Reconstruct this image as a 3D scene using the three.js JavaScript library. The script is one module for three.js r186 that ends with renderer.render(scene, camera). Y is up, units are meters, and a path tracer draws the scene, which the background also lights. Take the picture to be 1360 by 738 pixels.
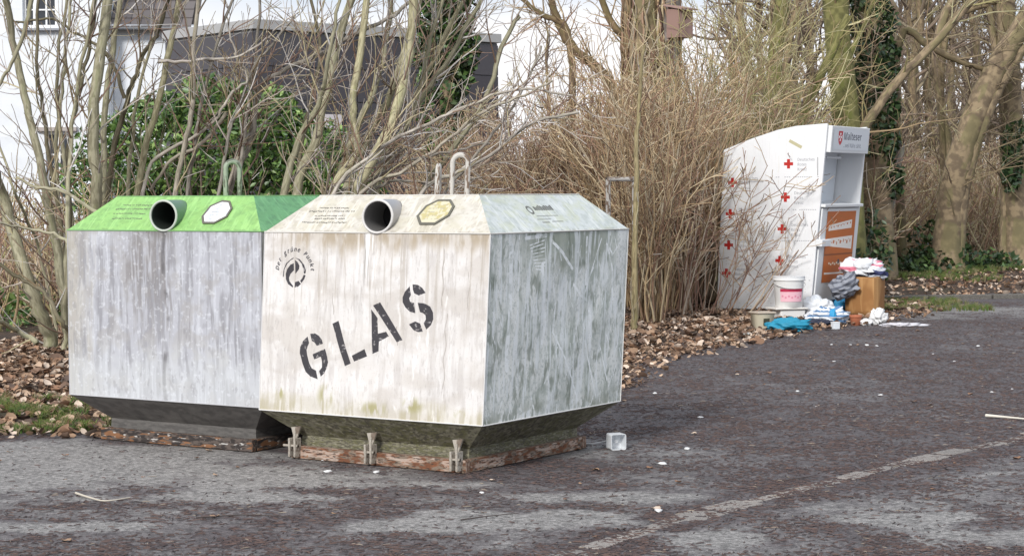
import * as THREE from 'three';
import { mergeGeometries } from 'three/addons/utils/BufferGeometryUtils.js';
import { RoundedBoxGeometry } from 'three/addons/geometries/RoundedBoxGeometry.js';

// ---------------------------------------------------------------- camera, sky, sun, exposure
const scene = new THREE.Scene();
const F = 2600, CAM_H = 1.606, PITCH = 0.043, ROLL = -0.005;      // focal length in pixels of a 1360 x 738 picture
const camera = new THREE.PerspectiveCamera(2 * Math.atan(369 / F) * 180 / Math.PI, 1360 / 738, 0.1, 600);
camera.position.set(0, CAM_H, 0);
camera.rotation.set(-PITCH, 0, ROLL, 'XYZ');
camera.updateMatrixWorld(true);
scene.add(camera);

const renderer = new THREE.WebGLRenderer({ antialias: true });
renderer.toneMapping = THREE.LinearToneMapping;
renderer.toneMappingExposure = 1.28;
renderer.shadowMap.enabled = true;
renderer.shadowMap.type = THREE.PCFSoftShadowMap;

// value noise
const hash = (x, y, s = 0) => { let h = Math.imul(x, 374761393) + Math.imul(y, 668265263) + Math.imul(s, 1442695041) | 0; h = Math.imul(h ^ (h >>> 13), 1274126177); return ((h ^ (h >>> 16)) >>> 0) / 4294967296; };
const vn = (x, y, s = 0) => {
  const i = Math.floor(x), j = Math.floor(y); let u = x - i, v = y - j; u = u * u * (3 - 2 * u); v = v * v * (3 - 2 * v);
  const a = hash(i, j, s), b = hash(i + 1, j, s), c = hash(i, j + 1, s), d = hash(i + 1, j + 1, s);
  return a + (b - a) * u + (c - a) * v + (a - b - c + d) * u * v;
};
const fbm = (x, y, o = 4, s = 0) => { let t = 0, a = 0.5, n = 0; for (let i = 0; i < o; i++) { t += a * vn(x, y, s + i * 17); n += a; a *= 0.5; const q = (x * 0.8 - y * 0.6) * 2.03 + 7.1; y = (x * 0.6 + y * 0.8) * 2.03 + 3.7; x = q; } return t / n; };
const clamp = (x, a = 0, b = 1) => Math.min(b, Math.max(a, x));
const sstep = (a, b, x) => { const t = clamp((x - a) / (b - a)); return t * t * (3 - 2 * t); };
const lerp = (a, b, t) => a + (b - a) * t;
const mix3 = (a, b, t) => [a[0] + (b[0] - a[0]) * t, a[1] + (b[1] - a[1]) * t, a[2] + (b[2] - a[2]) * t];
function rng(seed) { let s = seed | 0; return () => { s = (s + 0x6d2b79f5) | 0; let t = Math.imul(s ^ (s >>> 15), 1 | s); t = (t + Math.imul(t ^ (t >>> 7), 61 | t)) ^ t; return ((t ^ (t >>> 14)) >>> 0) / 4294967296; }; }
const V = (x, y, z) => new THREE.Vector3(x, y, z);

// sky: bright thin winter cloud, a paler blue gap on the upper left, the same all round
{
  const W = 1024, H = 512, d = new Float32Array(W * H * 4);
  for (let j = 0; j < H; j++) for (let i = 0; i < W; i++) {
    const el = ((j + 0.5) / H - 0.5) * Math.PI, az = (i + 0.5) / W * Math.PI * 2;
    const y = Math.sin(el), k = 1 / (0.12 + Math.max(0, y));
    const cx = Math.cos(az) * Math.cos(el) * k, cz = Math.sin(az) * Math.cos(el) * k;
    const cl = sstep(0.42, 0.68, fbm(cx * 0.5 + 5.2, cz * 0.5 + 1.3, 5, 3));
    const up = sstep(0, 0.9, y);
    const clear = [lerp(0.64, 0.48, up), lerp(0.76, 0.62, up), lerp(0.88, 0.82, up)];
    const cloud = [1.12, 1.11, 1.10];
    let c = mix3(clear, cloud, 0.15 + 0.82 * cl);
    if (y < 0) c = mix3(c, [0.35, 0.33, 0.31], sstep(0, 0.08, -y));
    const o = (j * W + i) * 4; d[o] = c[0] * 0.76; d[o + 1] = c[1] * 0.76; d[o + 2] = c[2] * 0.78; d[o + 3] = 1;
  }
  const t = new THREE.DataTexture(d, W, H, THREE.RGBAFormat, THREE.FloatType);
  t.mapping = THREE.EquirectangularReflectionMapping; t.magFilter = THREE.LinearFilter; t.minFilter = THREE.LinearFilter; t.needsUpdate = true;
  scene.background = t; scene.environment = t;
}
const sun = new THREE.DirectionalLight(new THREE.Color(1, 0.972, 0.93), 2.3);
sun.position.set(-15, 20, 17); sun.target.position.set(0, 0, -16);
sun.castShadow = true; sun.shadow.radius = 22; sun.shadow.mapSize.set(4096, 4096);
Object.assign(sun.shadow.camera, { left: -40, right: 40, top: 40, bottom: -40, near: 1, far: 140 });
scene.add(sun, sun.target);

// ---------------------------------------------------------------- helpers
// world point seen at a photograph pixel, at distance d in front of the camera; and where that ray meets the height y
const rayOf = (px, py) => V((px - 680) / F, (369 - py) / F, -1).applyQuaternion(camera.quaternion);
const at = (px, py, d) => { const r = rayOf(px, py); return V(0, CAM_H, 0).addScaledVector(r, d / -r.z); };
const onGround = (px, py, y = 0) => { const r = rayOf(px, py); return V(0, CAM_H, 0).addScaledVector(r, (y - CAM_H) / r.y); };

const used = new Map();
const numbered = (n) => { const k = used.get(n) ?? 0; used.set(n, k + 1); return k ? n + '_' + String(k).padStart(3, '0') : n; };
function tag(o, label, category, group, kind) {
  if (label) o.userData.label = label;
  if (category) o.userData.category = category;
  if (group) o.userData.group = group;
  if (kind) o.userData.kind = kind;
  return o;
}
function thing(name, label, category, pos = [0, 0, 0], turn = 0, group) {
  const g = new THREE.Group(); g.name = numbered(name); g.position.set(...pos); g.rotation.y = turn; scene.add(g);
  return tag(g, label, category, group);
}
function mesh(name, geo, mat, parent = scene) {
  const m = new THREE.Mesh(geo, mat); m.name = parent === scene ? numbered(name) : name; m.castShadow = m.receiveShadow = true; parent.add(m); return m;
}
function structure(name, geo, mat) { const m = mesh(name, geo, mat); m.userData.kind = 'structure'; return m; }

const lin = (r, g, b) => new THREE.Color().setRGB(r, g, b);
const std = (c, rough = 0.8, extra = {}) => new THREE.MeshStandardMaterial({ color: Array.isArray(c) ? lin(...c) : c, roughness: rough, side: THREE.DoubleSide, ...extra });

// a texture from a function of u, v (v up) that gives sRGB 0..255
function tex(w, h, fn, srgb = true) {
  const d = new Uint8Array(w * h * 4);
  for (let j = 0; j < h; j++) for (let i = 0; i < w; i++) {
    const c = fn((i + 0.5) / w, (j + 0.5) / h, i, j), o = (j * w + i) * 4;
    d[o] = clamp(c[0], 0, 255); d[o + 1] = clamp(c[1], 0, 255); d[o + 2] = clamp(c[2], 0, 255); d[o + 3] = 255;
  }
  const t = new THREE.DataTexture(d, w, h); t.magFilter = THREE.LinearFilter; t.minFilter = THREE.LinearMipmapLinearFilter; t.generateMipmaps = true;
  t.wrapS = t.wrapT = THREE.RepeatWrapping; if (srgb) t.colorSpace = THREE.SRGBColorSpace; t.needsUpdate = true; return t;
}
// a mask drawn with canvas commands: mask(u, v) with v up gives 0..1
function inkMask(w, h, draw) {
  const c = document.createElement('canvas'); c.width = w; c.height = h; const g = c.getContext('2d'); g.fillStyle = '#000'; g.fillRect(0, 0, w, h); g.fillStyle = g.strokeStyle = '#fff'; draw(g, w, h);
  const d = g.getImageData(0, 0, w, h).data;
  return (u, v) => d[(Math.min(h - 1, Math.floor((1 - v) * h)) * w + Math.min(w - 1, Math.floor(u * w))) * 4] / 255;
}
function canvasTex(w, h, draw) {
  const c = document.createElement('canvas'); c.width = w; c.height = h; draw(c.getContext('2d'), w, h);
  const t = new THREE.CanvasTexture(c); t.colorSpace = THREE.SRGBColorSpace; return t;
}

// triangles of many small pieces, merged into one mesh
class MB {
  constructor() { this.p = []; this.n = []; this.u = []; this.i = []; this.c = []; }
  tube(pts, rad, sides = 4, vs = 1, col) {
    const b = this.p.length / 3, N = pts.length; let len = 0; const t = V(0, 0, 0), a = V(0, 0, 0), q = V(0, 0, 0), ref = V(0, 0, 0); let first = true;
    for (let k = 0; k < N; k++) {
      t.subVectors(pts[Math.min(N - 1, k + 1)], pts[Math.max(0, k - 1)]).normalize();
      if (first) { ref.set(Math.abs(t.y) > 0.9 ? 1 : 0, Math.abs(t.y) > 0.9 ? 0 : 1, 0.13); first = false; }
      a.copy(ref).addScaledVector(t, -ref.dot(t)).normalize(); ref.copy(a); q.crossVectors(t, a);
      if (k) len += pts[k].distanceTo(pts[k - 1]);
      const r = Array.isArray(rad) ? rad[k] : rad;
      for (let s = 0; s < sides; s++) {
        const f = s / sides * Math.PI * 2, cs = Math.cos(f), sn = Math.sin(f), nx = a.x * cs + q.x * sn, ny = a.y * cs + q.y * sn, nz = a.z * cs + q.z * sn;
        this.p.push(pts[k].x + nx * r, pts[k].y + ny * r, pts[k].z + nz * r); this.n.push(nx, ny, nz); this.u.push(s / sides * 2, len * vs);
        if (col) this.c.push(col[0], col[1], col[2]);
      }
      if (k) for (let s = 0; s < sides; s++) { const A = b + (k - 1) * sides + s, B = b + (k - 1) * sides + (s + 1) % sides; this.i.push(A, B, A + sides, B, B + sides, A + sides); }
    }
    const cap = (k, flip) => { for (let s = 1; s < sides - 1; s++) { const o = b + k * sides; flip ? this.i.push(o, o + s + 1, o + s) : this.i.push(o, o + s, o + s + 1); } };
    cap(0, true); cap(N - 1, false);
  }
  // a leaf: four triangles folded along the midrib; right and tip are directions, size is half-length
  leaf(c, tip, side, L, Wd, fold = 0.25, col) {
    const b = this.p.length / 3, n = V(0, 0, 0).crossVectors(side, tip).normalize();
    const put = (l, w, h) => { this.p.push(c.x + tip.x * l + side.x * w + n.x * h, c.y + tip.y * l + side.y * w + n.y * h, c.z + tip.z * l + side.z * w + n.z * h); this.u.push(w / Wd * 0.5 + 0.5, l / L * 0.5 + 0.5); if (col) this.c.push(...col); };
    put(-L, 0, 0); put(0, -Wd, Wd * fold); put(0, Wd, Wd * fold); put(L, 0, -L * 0.15); put(0.05 * L, 0, 0);
    for (let k = 0; k < 5; k++) { const w = k === 1 ? -0.3 : k === 2 ? 0.3 : 0; this.n.push(n.x + side.x * w, n.y + side.y * w, n.z + side.z * w); }
    this.i.push(b, b + 4, b + 1, b, b + 2, b + 4, b + 1, b + 4, b + 3, b + 4, b + 2, b + 3);
  }
  geo() {
    const g = new THREE.BufferGeometry(); g.setAttribute('position', new THREE.Float32BufferAttribute(this.p, 3)); g.setAttribute('normal', new THREE.Float32BufferAttribute(this.n, 3)); g.setAttribute('uv', new THREE.Float32BufferAttribute(this.u, 2));
    if (this.c.length) g.setAttribute('color', new THREE.Float32BufferAttribute(this.c, 3));
    g.setIndex(this.i); return g;
  }
}
const box = (w, h, d, x = 0, y = 0, z = 0) => { const g = new THREE.BoxGeometry(w, h, d); g.translate(x, y, z); return g; };
const rbox = (w, h, d, r, x = 0, y = 0, z = 0) => { const g = new RoundedBoxGeometry(w, h, d, 2, r); g.translate(x, y, z); return g; };
const tubeGeo = (pts, r, sides = 8) => { const m = new MB(); m.tube(pts, r, sides); return m.geo(); };
// a quad patch with nx x ny cells, corners bottom-left, bottom-right, top-right, top-left; uv 0..1; bulge(u, v) moves it along its normal
function patch(a, b, c, d, nx, ny, bulge) {
  const g = new THREE.BufferGeometry(), P = [], U = [], I = [], n = V(0, 0, 0).crossVectors(V(0, 0, 0).subVectors(b, a), V(0, 0, 0).subVectors(d, a)).normalize();
  for (let j = 0; j <= ny; j++) for (let i = 0; i <= nx; i++) {
    const u = i / nx, v = j / ny, p = a.clone().lerp(b, u).lerp(d.clone().lerp(c, u), v);
    if (bulge) p.addScaledVector(n, bulge(u, v)); P.push(p.x, p.y, p.z); U.push(u, v);
  }
  for (let j = 0; j < ny; j++) for (let i = 0; i < nx; i++) { const o = j * (nx + 1) + i; I.push(o, o + 1, o + nx + 2, o, o + nx + 2, o + nx + 1); }
  g.setAttribute('position', new THREE.Float32BufferAttribute(P, 3)); g.setAttribute('uv', new THREE.Float32BufferAttribute(U, 2)); g.setIndex(I); g.computeVertexNormals(); return g;
}
// ---------------------------------------------------------------- ground
// edge of the planted verge (x, z), left to right; beyond it (farther from the camera) lies leaf-covered soil
const VERGE = [[-30, -12.2], [-3.5, -13.0], [-2.6, -13.2], [-1.6, -13.8], [-0.3, -14.6], [0.6, -16.0], [1.15, -18.6], [2.0, -20.4], [3.2, -22.6], [4.6, -24.6], [5.4, -26.2], [6.0, -29.6], [9.0, -31.2], [40, -35]];
function vergeDist(x, z) {               // > 0 inside the verge
  let best = 1e9, inside = false;
  for (let k = 0; k + 1 < VERGE.length; k++) {
    const [ax, az] = VERGE[k], [bx, bz] = VERGE[k + 1], dx = bx - ax, dz = bz - az, t = clamp(((x - ax) * dx + (z - az) * dz) / (dx * dx + dz * dz));
    best = Math.min(best, Math.hypot(x - ax - t * dx, z - az - t * dz));
    if (x >= ax && x < bx) inside = z < az + (x - ax) / dx * dz;
  }
  return inside ? best : -best;
}
const vergeH = (x, z) => { const d = vergeDist(x, z) + (fbm(x * 1.3, z * 1.3, 3, 9) - 0.5) * 0.7; return -0.03 + sstep(-0.1, 0.9, d) * 0.07 + sstep(1, 6, d) * 0.10 + sstep(0, 1, d) * (fbm(x * 2.5, z * 2.5, 3, 5) - 0.5) * 0.10; };

// 0 = bare pale asphalt, 1 = dark, covered with fallen needles
const SEAM = [onGround(735, 745), onGround(900, 690), onGround(1080, 645), onGround(1250, 604), onGround(1400, 572)];
const seamDist = (x, z) => { let b = 1e9; for (let k = 0; k + 1 < SEAM.length; k++) { const A = SEAM[k], B = SEAM[k + 1], dx = B.x - A.x, dz = B.z - A.z, t = clamp(((x - A.x) * dx + (z - A.z) * dz) / (dx * dx + dz * dz)); b = Math.min(b, Math.hypot(x - A.x - t * dx, z - A.z - t * dz)); } return b; };
const PALE = [[onGround(180, 625), 1.5, 0.8], [onGround(330, 660), 0.8, 0.22], [onGround(680, 690), 0.75, 0.3], [onGround(470, 640), 0.9, 0.3], [onGround(1340, 715), 0.5, 0.35], [onGround(80, 600), 1.3, 0.6], [onGround(820, 660), 0.5, 0.25], [onGround(1330, 415), 3.0, 1.6], [onGround(60, 700), 0.5, 0.15], [onGround(930, 715), 0.35, 0.2], [onGround(560, 700), 0.5, 0.15], [onGround(1200, 690), 0.4, 0.2]];
const DARKS = [[onGround(420, 618), 0.5, 0.25], [onGround(560, 634), 0.6, 0.22], [onGround(320, 612), 0.4, 0.25], [onGround(700, 618), 0.7, 0.3], [onGround(480, 655), 0.5, 0.12], [onGround(140, 672), 0.45, 0.12], [onGround(860, 570), 0.9, 0.8]];
function litter(x, z) {
  let m = 0.62 + (fbm(x * 1.1, z * 1.1, 4, 21) - 0.5) * 1.1;
  const g = (fbm(x * 3.1, z * 3.1, 3, 40) - 0.5);
  for (const [p, rx, rz] of PALE) { const e = Math.hypot((x - p.x) / rx, (z - p.z) / rz) + g * 0.9; m -= 0.75 * (1 - sstep(0.5, 1.25, e)); }
  for (const [p, rx, rz] of DARKS) { const e = Math.hypot((x - p.x) / rx, (z - p.z) / rz) + g * 1.2; m += 0.55 * (1 - sstep(0.3, 1.3, e)); }
  m += 0.4 * sstep(0.4, 1.8, x + (z + 13) * -0.12) * sstep(-11.2, -12.6, z);
  m += 0.6 * (1 - sstep(0.0, 0.28, Math.abs(seamDist(x, z) - 0.12) + g * 0.12)) ;
  return clamp(m + g * 0.5);
}
function axis(list) { const o = []; for (const [a, b, s] of list) { const n = Math.max(1, Math.round((b - a) / s)); for (let k = 0; k < n; k++) o.push(a + (b - a) * k / n); } o.push(list[list.length - 1][1]); return o; }
function sheet(xs, zs, height, colour, tile) {
  const P = [], U = [], C = [], I = [], nx = xs.length;
  for (const z of zs) for (const x of xs) { P.push(x, height(x, z), z); U.push(x / tile, z / tile); C.push(...colour(x, z)); }
  for (let j = 0; j + 1 < zs.length; j++) for (let i = 0; i + 1 < nx; i++) { const o = j * nx + i; I.push(o, o + nx, o + nx + 1, o, o + nx + 1, o + 1); }
  const g = new THREE.BufferGeometry(); g.setAttribute('position', new THREE.Float32BufferAttribute(P, 3)); g.setAttribute('uv', new THREE.Float32BufferAttribute(U, 2)); g.setAttribute('color', new THREE.Float32BufferAttribute(C, 3)); g.setIndex(I); g.computeVertexNormals();
  const n = g.getAttribute('normal'); if (n.getY(0) < 0) { const ix = g.getIndex(); for (let k = 0; k < ix.count; k += 3) { const a = ix.getX(k); ix.setX(k, ix.getX(k + 1)); ix.setX(k + 1, a); } g.computeVertexNormals(); }
  return g;
}
const grit = tex(1024, 1024, (u, v, i, j) => {
  const f = hash(i >> 1, j >> 1, 4), g = hash(i, j, 8), h = fbm(u * 64, v * 64, 3, 12), b = 172 + (f - 0.5) * 90 + (g - 0.5) * 60 + (h - 0.5) * 130;
  return hash(i >> 2, j >> 2, 3) > 0.985 ? [b + 45, b + 40, b + 34] : hash(i >> 2, j >> 2, 5) > 0.98 ? [b - 70, b - 74, b - 76] : [b, b, b];
});
const gritBump = tex(512, 512, (u, v, i, j) => { const b = 128 + (hash(i, j, 2) - 0.5) * 160 + (fbm(u * 40, v * 40, 3, 2) - 0.5) * 120; return [b, b, b]; }, false);
const M = {};
M.asphalt = new THREE.MeshStandardMaterial({ map: grit, vertexColors: true, roughness: 0.82, bumpMap: gritBump, bumpScale: 0.006, side: THREE.DoubleSide });
{
  const pale = [0.56, 0.535, 0.515], dark = [0.215, 0.183, 0.188], mid = [0.325, 0.297, 0.297];
  structure('asphalt', sheet(axis([[-200, -20, 30], [-20, -4.4, 1.2], [-4.4, 6.5, 0.045], [6.5, 12, 0.4], [12, 200, 30]]), axis([[-300, -60, 30], [-60, -32, 2], [-32, -20, 0.12], [-20, -8, 0.045], [-8, 12, 2]]),
    () => 0, (x, z) => {
      const m = litter(x, z), s = fbm(x * 14, z * 14, 2, 77), q = fbm(x * 5, z * 5, 3, 31);
      const a = mix3(pale, mid, sstep(0.1, 0.55, m + (s - 0.5) * 0.7)); return mix3(a, dark, sstep(0.45, 0.95, m + (s - 0.5) * 0.9 + (q - 0.5) * 0.4));
    }, 1.3), M.asphalt);
}
M.soil = new THREE.MeshStandardMaterial({ map: grit, vertexColors: true, roughness: 0.95, bumpMap: gritBump, bumpScale: 0.02, side: THREE.DoubleSide });
structure('verge_soil', sheet(axis([[-60, -8, 4], [-8, 12, 0.1], [12, 60, 4]]), axis([[-140, -45, 5], [-45, -30, 0.5], [-30, -11.5, 0.1]]), vergeH, (x, z) => {
  const a = fbm(x * 3, z * 3, 4, 51), g = sstep(0.5, 0.7, fbm(x * 0.9, z * 0.9, 3, 61)); return mix3(mix3([0.16, 0.105, 0.075], [0.30, 0.20, 0.14], a), [0.13, 0.16, 0.06], g * 0.35);
}, 0.9), M.soil);

// pale concrete channel stones along the joint in the paving
{
  const g = new THREE.Group(); g.name = 'gutter_strip'; g.userData.kind = 'structure'; scene.add(g);
  const R = rng(5), mats = [0, 1, 2, 3].map((k) => std([0.52 + k * 0.045, 0.475 + k * 0.04, 0.44 + k * 0.035], 0.9, { map: grit }));
  for (let k = 0; k + 1 < SEAM.length; k++) {
    const A = SEAM[k], B = SEAM[k + 1], L = A.distanceTo(B), n = Math.round(L / 0.34), dir = Math.atan2(-(B.z - A.z), B.x - A.x);
    for (let i = 0; i < n; i++) {
      const t = (i + 0.5) / n, m = mesh('paving_stone', rbox(L / n - 0.012 - R() * 0.02, 0.06, 0.09 + R() * 0.12, 0.006), mats[Math.floor(R() * 4)], g);
      m.position.set(lerp(A.x, B.x, t) + (R() - 0.5) * 0.01, -0.0295 + R() * 0.006, lerp(A.z, B.z, t) + (R() - 0.5) * 0.04); m.rotation.y = dir + (R() - 0.5) * 0.1; m.rotation.x = (R() - 0.5) * 0.02;
    }
  }
}
// far kerb of the path on the right
{
  const g = new THREE.Group(); g.name = 'path_kerb'; g.userData.kind = 'structure'; scene.add(g);
  const m0 = std([0.30, 0.28, 0.25], 0.9, { map: grit });
  for (let k = 0; k < 12; k++) { const m = mesh('kerb_stone', rbox(0.97, 0.2, 0.12, 0.015), m0, g); m.position.set(5.7 + k * 0.985, -0.03, -29.0 - k * 0.16); m.rotation.y = 0.16; }
}

// fallen needles and catkins on the asphalt, leaves on the soil
const instanced = (name, geo, mat, list, kindLabel, category) => {
  const m = new THREE.InstancedMesh(geo, mat, list.length), o = new THREE.Object3D(), c = new THREE.Color();
  list.forEach((e, k) => { o.position.copy(e.p); o.rotation.set(e.rx ?? 0, e.ry ?? 0, e.rz ?? 0, 'YXZ'); o.scale.set(...(Array.isArray(e.s) ? e.s : [e.s, e.s, e.s])); o.updateMatrix(); m.setMatrixAt(k, o.matrix); m.setColorAt(k, c.setRGB(...e.c)); });
  m.name = numbered(name); m.castShadow = m.receiveShadow = true; scene.add(m); return tag(m, kindLabel, category, null, 'stuff');
};
const needleGeo = (() => { const m = new MB(); m.tube([V(-0.5, 0, 0), V(-0.1, 0.03, 0.05), V(0.25, 0.03, 0.02), V(0.5, 0, -0.06)], [0.03, 0.055, 0.055, 0.02], 3); return m.geo(); })();
{
  const R = rng(11), list = [];
  let tries = 0;
  while (list.length < 42000 && tries++ < 900000) {
    const d = 8.4 + 20 * Math.pow(R(), 1.25), x = (R() - 0.5) * d * 0.56 + 0.0, z = -d;
    if (vergeDist(x, z) > 0.3) continue;
    const m = litter(x, z); if (R() > (m * m * 0.9 + 0.03) * (0.25 + 0.75 * sstep(0.35, 0.65, fbm(x * 4, z * 4, 3, 88)))) continue;
    const L = 0.014 + R() * 0.04, t = R(), c = t < 0.55 ? [0.095, 0.068, 0.066] : t < 0.87 ? [0.13, 0.085, 0.072] : t < 0.985 ? [0.06, 0.048, 0.05] : [0.30, 0.25, 0.20];
    list.push({ p: V(x, 0.003, z), ry: R() * 7, rz: (R() - 0.5) * 0.1, s: [L, 0.03 + R() * 0.03, 0.035 + R() * 0.03], c: ((b) => c.map((q) => q * b))(0.8 + R() * 0.4) });
  }
  instanced('needle_litter', needleGeo, std([1, 1, 1], 0.9), list, 'brown fallen needles and catkins strewn over the asphalt', 'litter');
}
const leafGeo = (() => { const g = new THREE.PlaneGeometry(1, 0.72, 4, 2); g.rotateX(-Math.PI / 2); const p = g.getAttribute('position'); for (let k = 0; k < p.count; k++) { const x = p.getX(k), z = p.getZ(k), w = Math.sqrt(Math.max(0, 1 - Math.pow(Math.abs(x) * 2, 2.2))); p.setZ(k, z * (0.12 + 0.9 * w)); p.setY(k, 0.5 * x * x + 0.7 * z * z + 0.05 * Math.sin(9 * x + 4 * z)); } g.computeVertexNormals(); return g; })();
const leafCols = [[0.22, 0.135, 0.085], [0.33, 0.215, 0.14], [0.46, 0.33, 0.235], [0.16, 0.10, 0.07], [0.58, 0.47, 0.38], [0.27, 0.155, 0.095], [0.11, 0.075, 0.058]];
{
  const R = rng(12), list = [];
  let tries = 0;
  while (list.length < 42000 && tries++ < 400000) {
    let x, z; const w = R();
    if (w < 0.34) { x = -5 + R() * 3.6; z = -12.9 - R() * 8.5; } else if (w < 0.46) { x = -2 + R() * 3.2; z = -14 - R() * 10; } else if (w < 0.9) { x = 0.5 + R() * 5.4; z = -15 - R() * 14; } else { x = 5 + R() * 7; z = -29.5 - R() * 9; }
    const d = vergeDist(x, z); if (d < -0.5 + R() * 0.6) continue;
    if (x > 4 && R() < 0.35) continue;
    const grassy = x < -2.6 && z > -14.6; if (grassy && R() < 0.55) continue;
    const s = 0.04 + R() * R() * 0.09, c = leafCols[Math.floor(Math.pow(R(), 1.1) * 7)];
    list.push({ p: V(x, Math.max(0, vergeH(x, z)) + 0.004 + R() * 0.035, z), ry: R() * 7, rx: (R() - 0.5) * 1.5, rz: (R() - 0.5) * 1.5, s: [s, s * (0.3 + R() * 0.8), s * (0.7 + R() * 0.5)], c: ((b) => c.map((q) => q * b))(0.75 + R() * 0.5) });
  }
  for (let k = 0; k < 150; k++) { const d = 9 + R() * 14, x = (R() - 0.5) * d * 0.54, z = -d; if (vergeDist(x, z) > 0) continue; list.push({ p: V(x, 0.006, z), ry: R() * 7, rx: (R() - 0.5) * 0.3, rz: (R() - 0.5) * 0.3, s: 0.025 + R() * 0.035, c: leafCols[Math.floor(R() * 7)] }); }
  instanced('leaf_litter', leafGeo, std([1, 1, 1], 0.85), list, 'dry brown fallen leaves lying on the verge under the shrubs', 'fallen leaves');
}
// grass tufts at the left verge edge and around the far path
{
  const blade = (() => { const m = new MB(); for (let k = 0; k < 6; k++) { const a = k / 6 * 6.28, r = 0.25 + (k % 3) * 0.2; m.tube([V(0.05 * Math.cos(a), 0, 0.05 * Math.sin(a)), V(0.3 * r * Math.cos(a), 0.6, 0.3 * r * Math.sin(a)), V(r * Math.cos(a), 0.95 - r * 0.2, r * Math.sin(a))], [0.035, 0.03, 0.008], 3); } return m.geo(); })();
  const R = rng(13), list = [];
  const put = (x, z, s) => list.push({ p: V(x, Math.max(0, vergeH(x, z)) - 0.005, z), ry: R() * 7, s: [s, s * (0.6 + R() * 0.5), s], c: R() < 0.75 ? [0.10 + R() * 0.07, 0.145 + R() * 0.075, 0.045] : [0.30, 0.26, 0.14] });
  for (let k = 0; k < 2600; k++) { const x = -4.6 + R() * 2.2, z = -12.95 - R() * 1.9; if (vergeDist(x, z) < 0.05 || fbm(x * 2, z * 2, 2, 6) < 0.42) continue; put(x, z, 0.05 + R() * 0.05); }
  for (let k = 0; k < 900; k++) { const x = 4.9 + R() * 1.6, z = -26.2 - R() * 2.6; if (fbm(x * 2, z * 2, 2, 7) < 0.45) continue; put(x, z, 0.05 + R() * 0.06); }
  for (let k = 0; k < 2600; k++) { const x = 5.5 + R() * 7, z = -33.5 - R() * 3.5; if (fbm(x * 1.2, z * 1.2, 2, 8) < 0.5) continue; put(x, z, 0.07 + R() * 0.1); }
  instanced('grass_tufts', blade, std([1, 1, 1], 0.8), list, 'short green grass tufts growing through the verge', 'grass');
}
// ---------------------------------------------------------------- the two bottle containers
const CW = 1.65, CD = 1.538, YB = 0.30, YT = 1.383, YR = 1.6, RF = 0.219, RS = 0.239, RSL = Math.hypot(YR - YT, RF), RSS = Math.hypot(YR - YT, RS);
const steelBump = tex(256, 256, (u, v) => { const b = 128 + (fbm(u * 9, v * 9, 4, 71) - 0.5) * 200; return [b, b, b]; }, false);
const GLAS = [[218,575,199,601,187,634,186,670,200,725,216,771,238,795,273,808,264,761,244,749,232,722,221,677,217,648,227,610],[229,560,251,556,270,569,284,590,290,611,263,624,252,606,239,598],[246,672,301,638,311,675,317,711,312,743,302,772,287,793,279,763,291,741,290,704,284,683,255,699],[329,499,356,482,419,712,394,728],[423,669,479,629,491,668,434,700],[511,391,542,373,644,571,620,584],[503,412,532,459,537,543,572,530,585,555,543,584,542,637,515,653],[668,283,649,312,640,343,641,369,652,395,672,418,695,425,690,371,672,365,668,346,675,329],[680,272,702,274,722,290,737,315,708,330,688,319,682,298],[705,369,733,371,758,387,771,418,773,454,764,485,745,510,732,478,741,456,739,434,728,423,715,418],[669,486,695,469,717,479,730,522,710,525,689,515]];
const DOT = [[147,141,169,150,189,179,198,209,197,226,189,230,187,205,178,174,161,152],[188,234,197,238,191,260,178,281,172,269,182,253],[148,277,165,270,176,286,164,301,147,307],[141,172,142,211,126,232,119,253,122,273,140,299,139,307,116,289,105,263,103,233,110,205,125,181],[147,155,159,165,168,187,166,205,149,231],[90,249,93,208,105,174,126,151,141,141,141,146,127,156,110,176,97,207,94,249]];
const frontInk = inkMask(1650, 1083, (g, w, h) => {
  const poly = (a) => { g.beginPath(); for (let k = 0; k < a.length; k += 2) g[k ? 'lineTo' : 'moveTo'](a[k] / 1000 * w, a[k + 1] / 1000 * h); g.closePath(); g.fill(); };
  GLAS.forEach(poly); DOT.forEach(poly);
  g.font = 'italic bold 38px sans-serif'; g.textAlign = 'center';
  const s = 'Der grüne Punkt', cx = 0.146 * w, cy = 0.222 * h, r = 0.112 * h;
  [...s].forEach((c, k) => { const a = lerp(-1.42, 1.42, k / (s.length - 1)); g.save(); g.translate(cx + Math.sin(a) * r * 1.02, cy - Math.cos(a) * r * 1.02); g.rotate(a); g.fillText(c, 0, 0); g.restore(); });
});
const streak = (u, v, fx, fy, s) => fbm(u * fx, v * fy + vn(u * 6, v * 3, s) * 0.6, 4, s);
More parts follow.
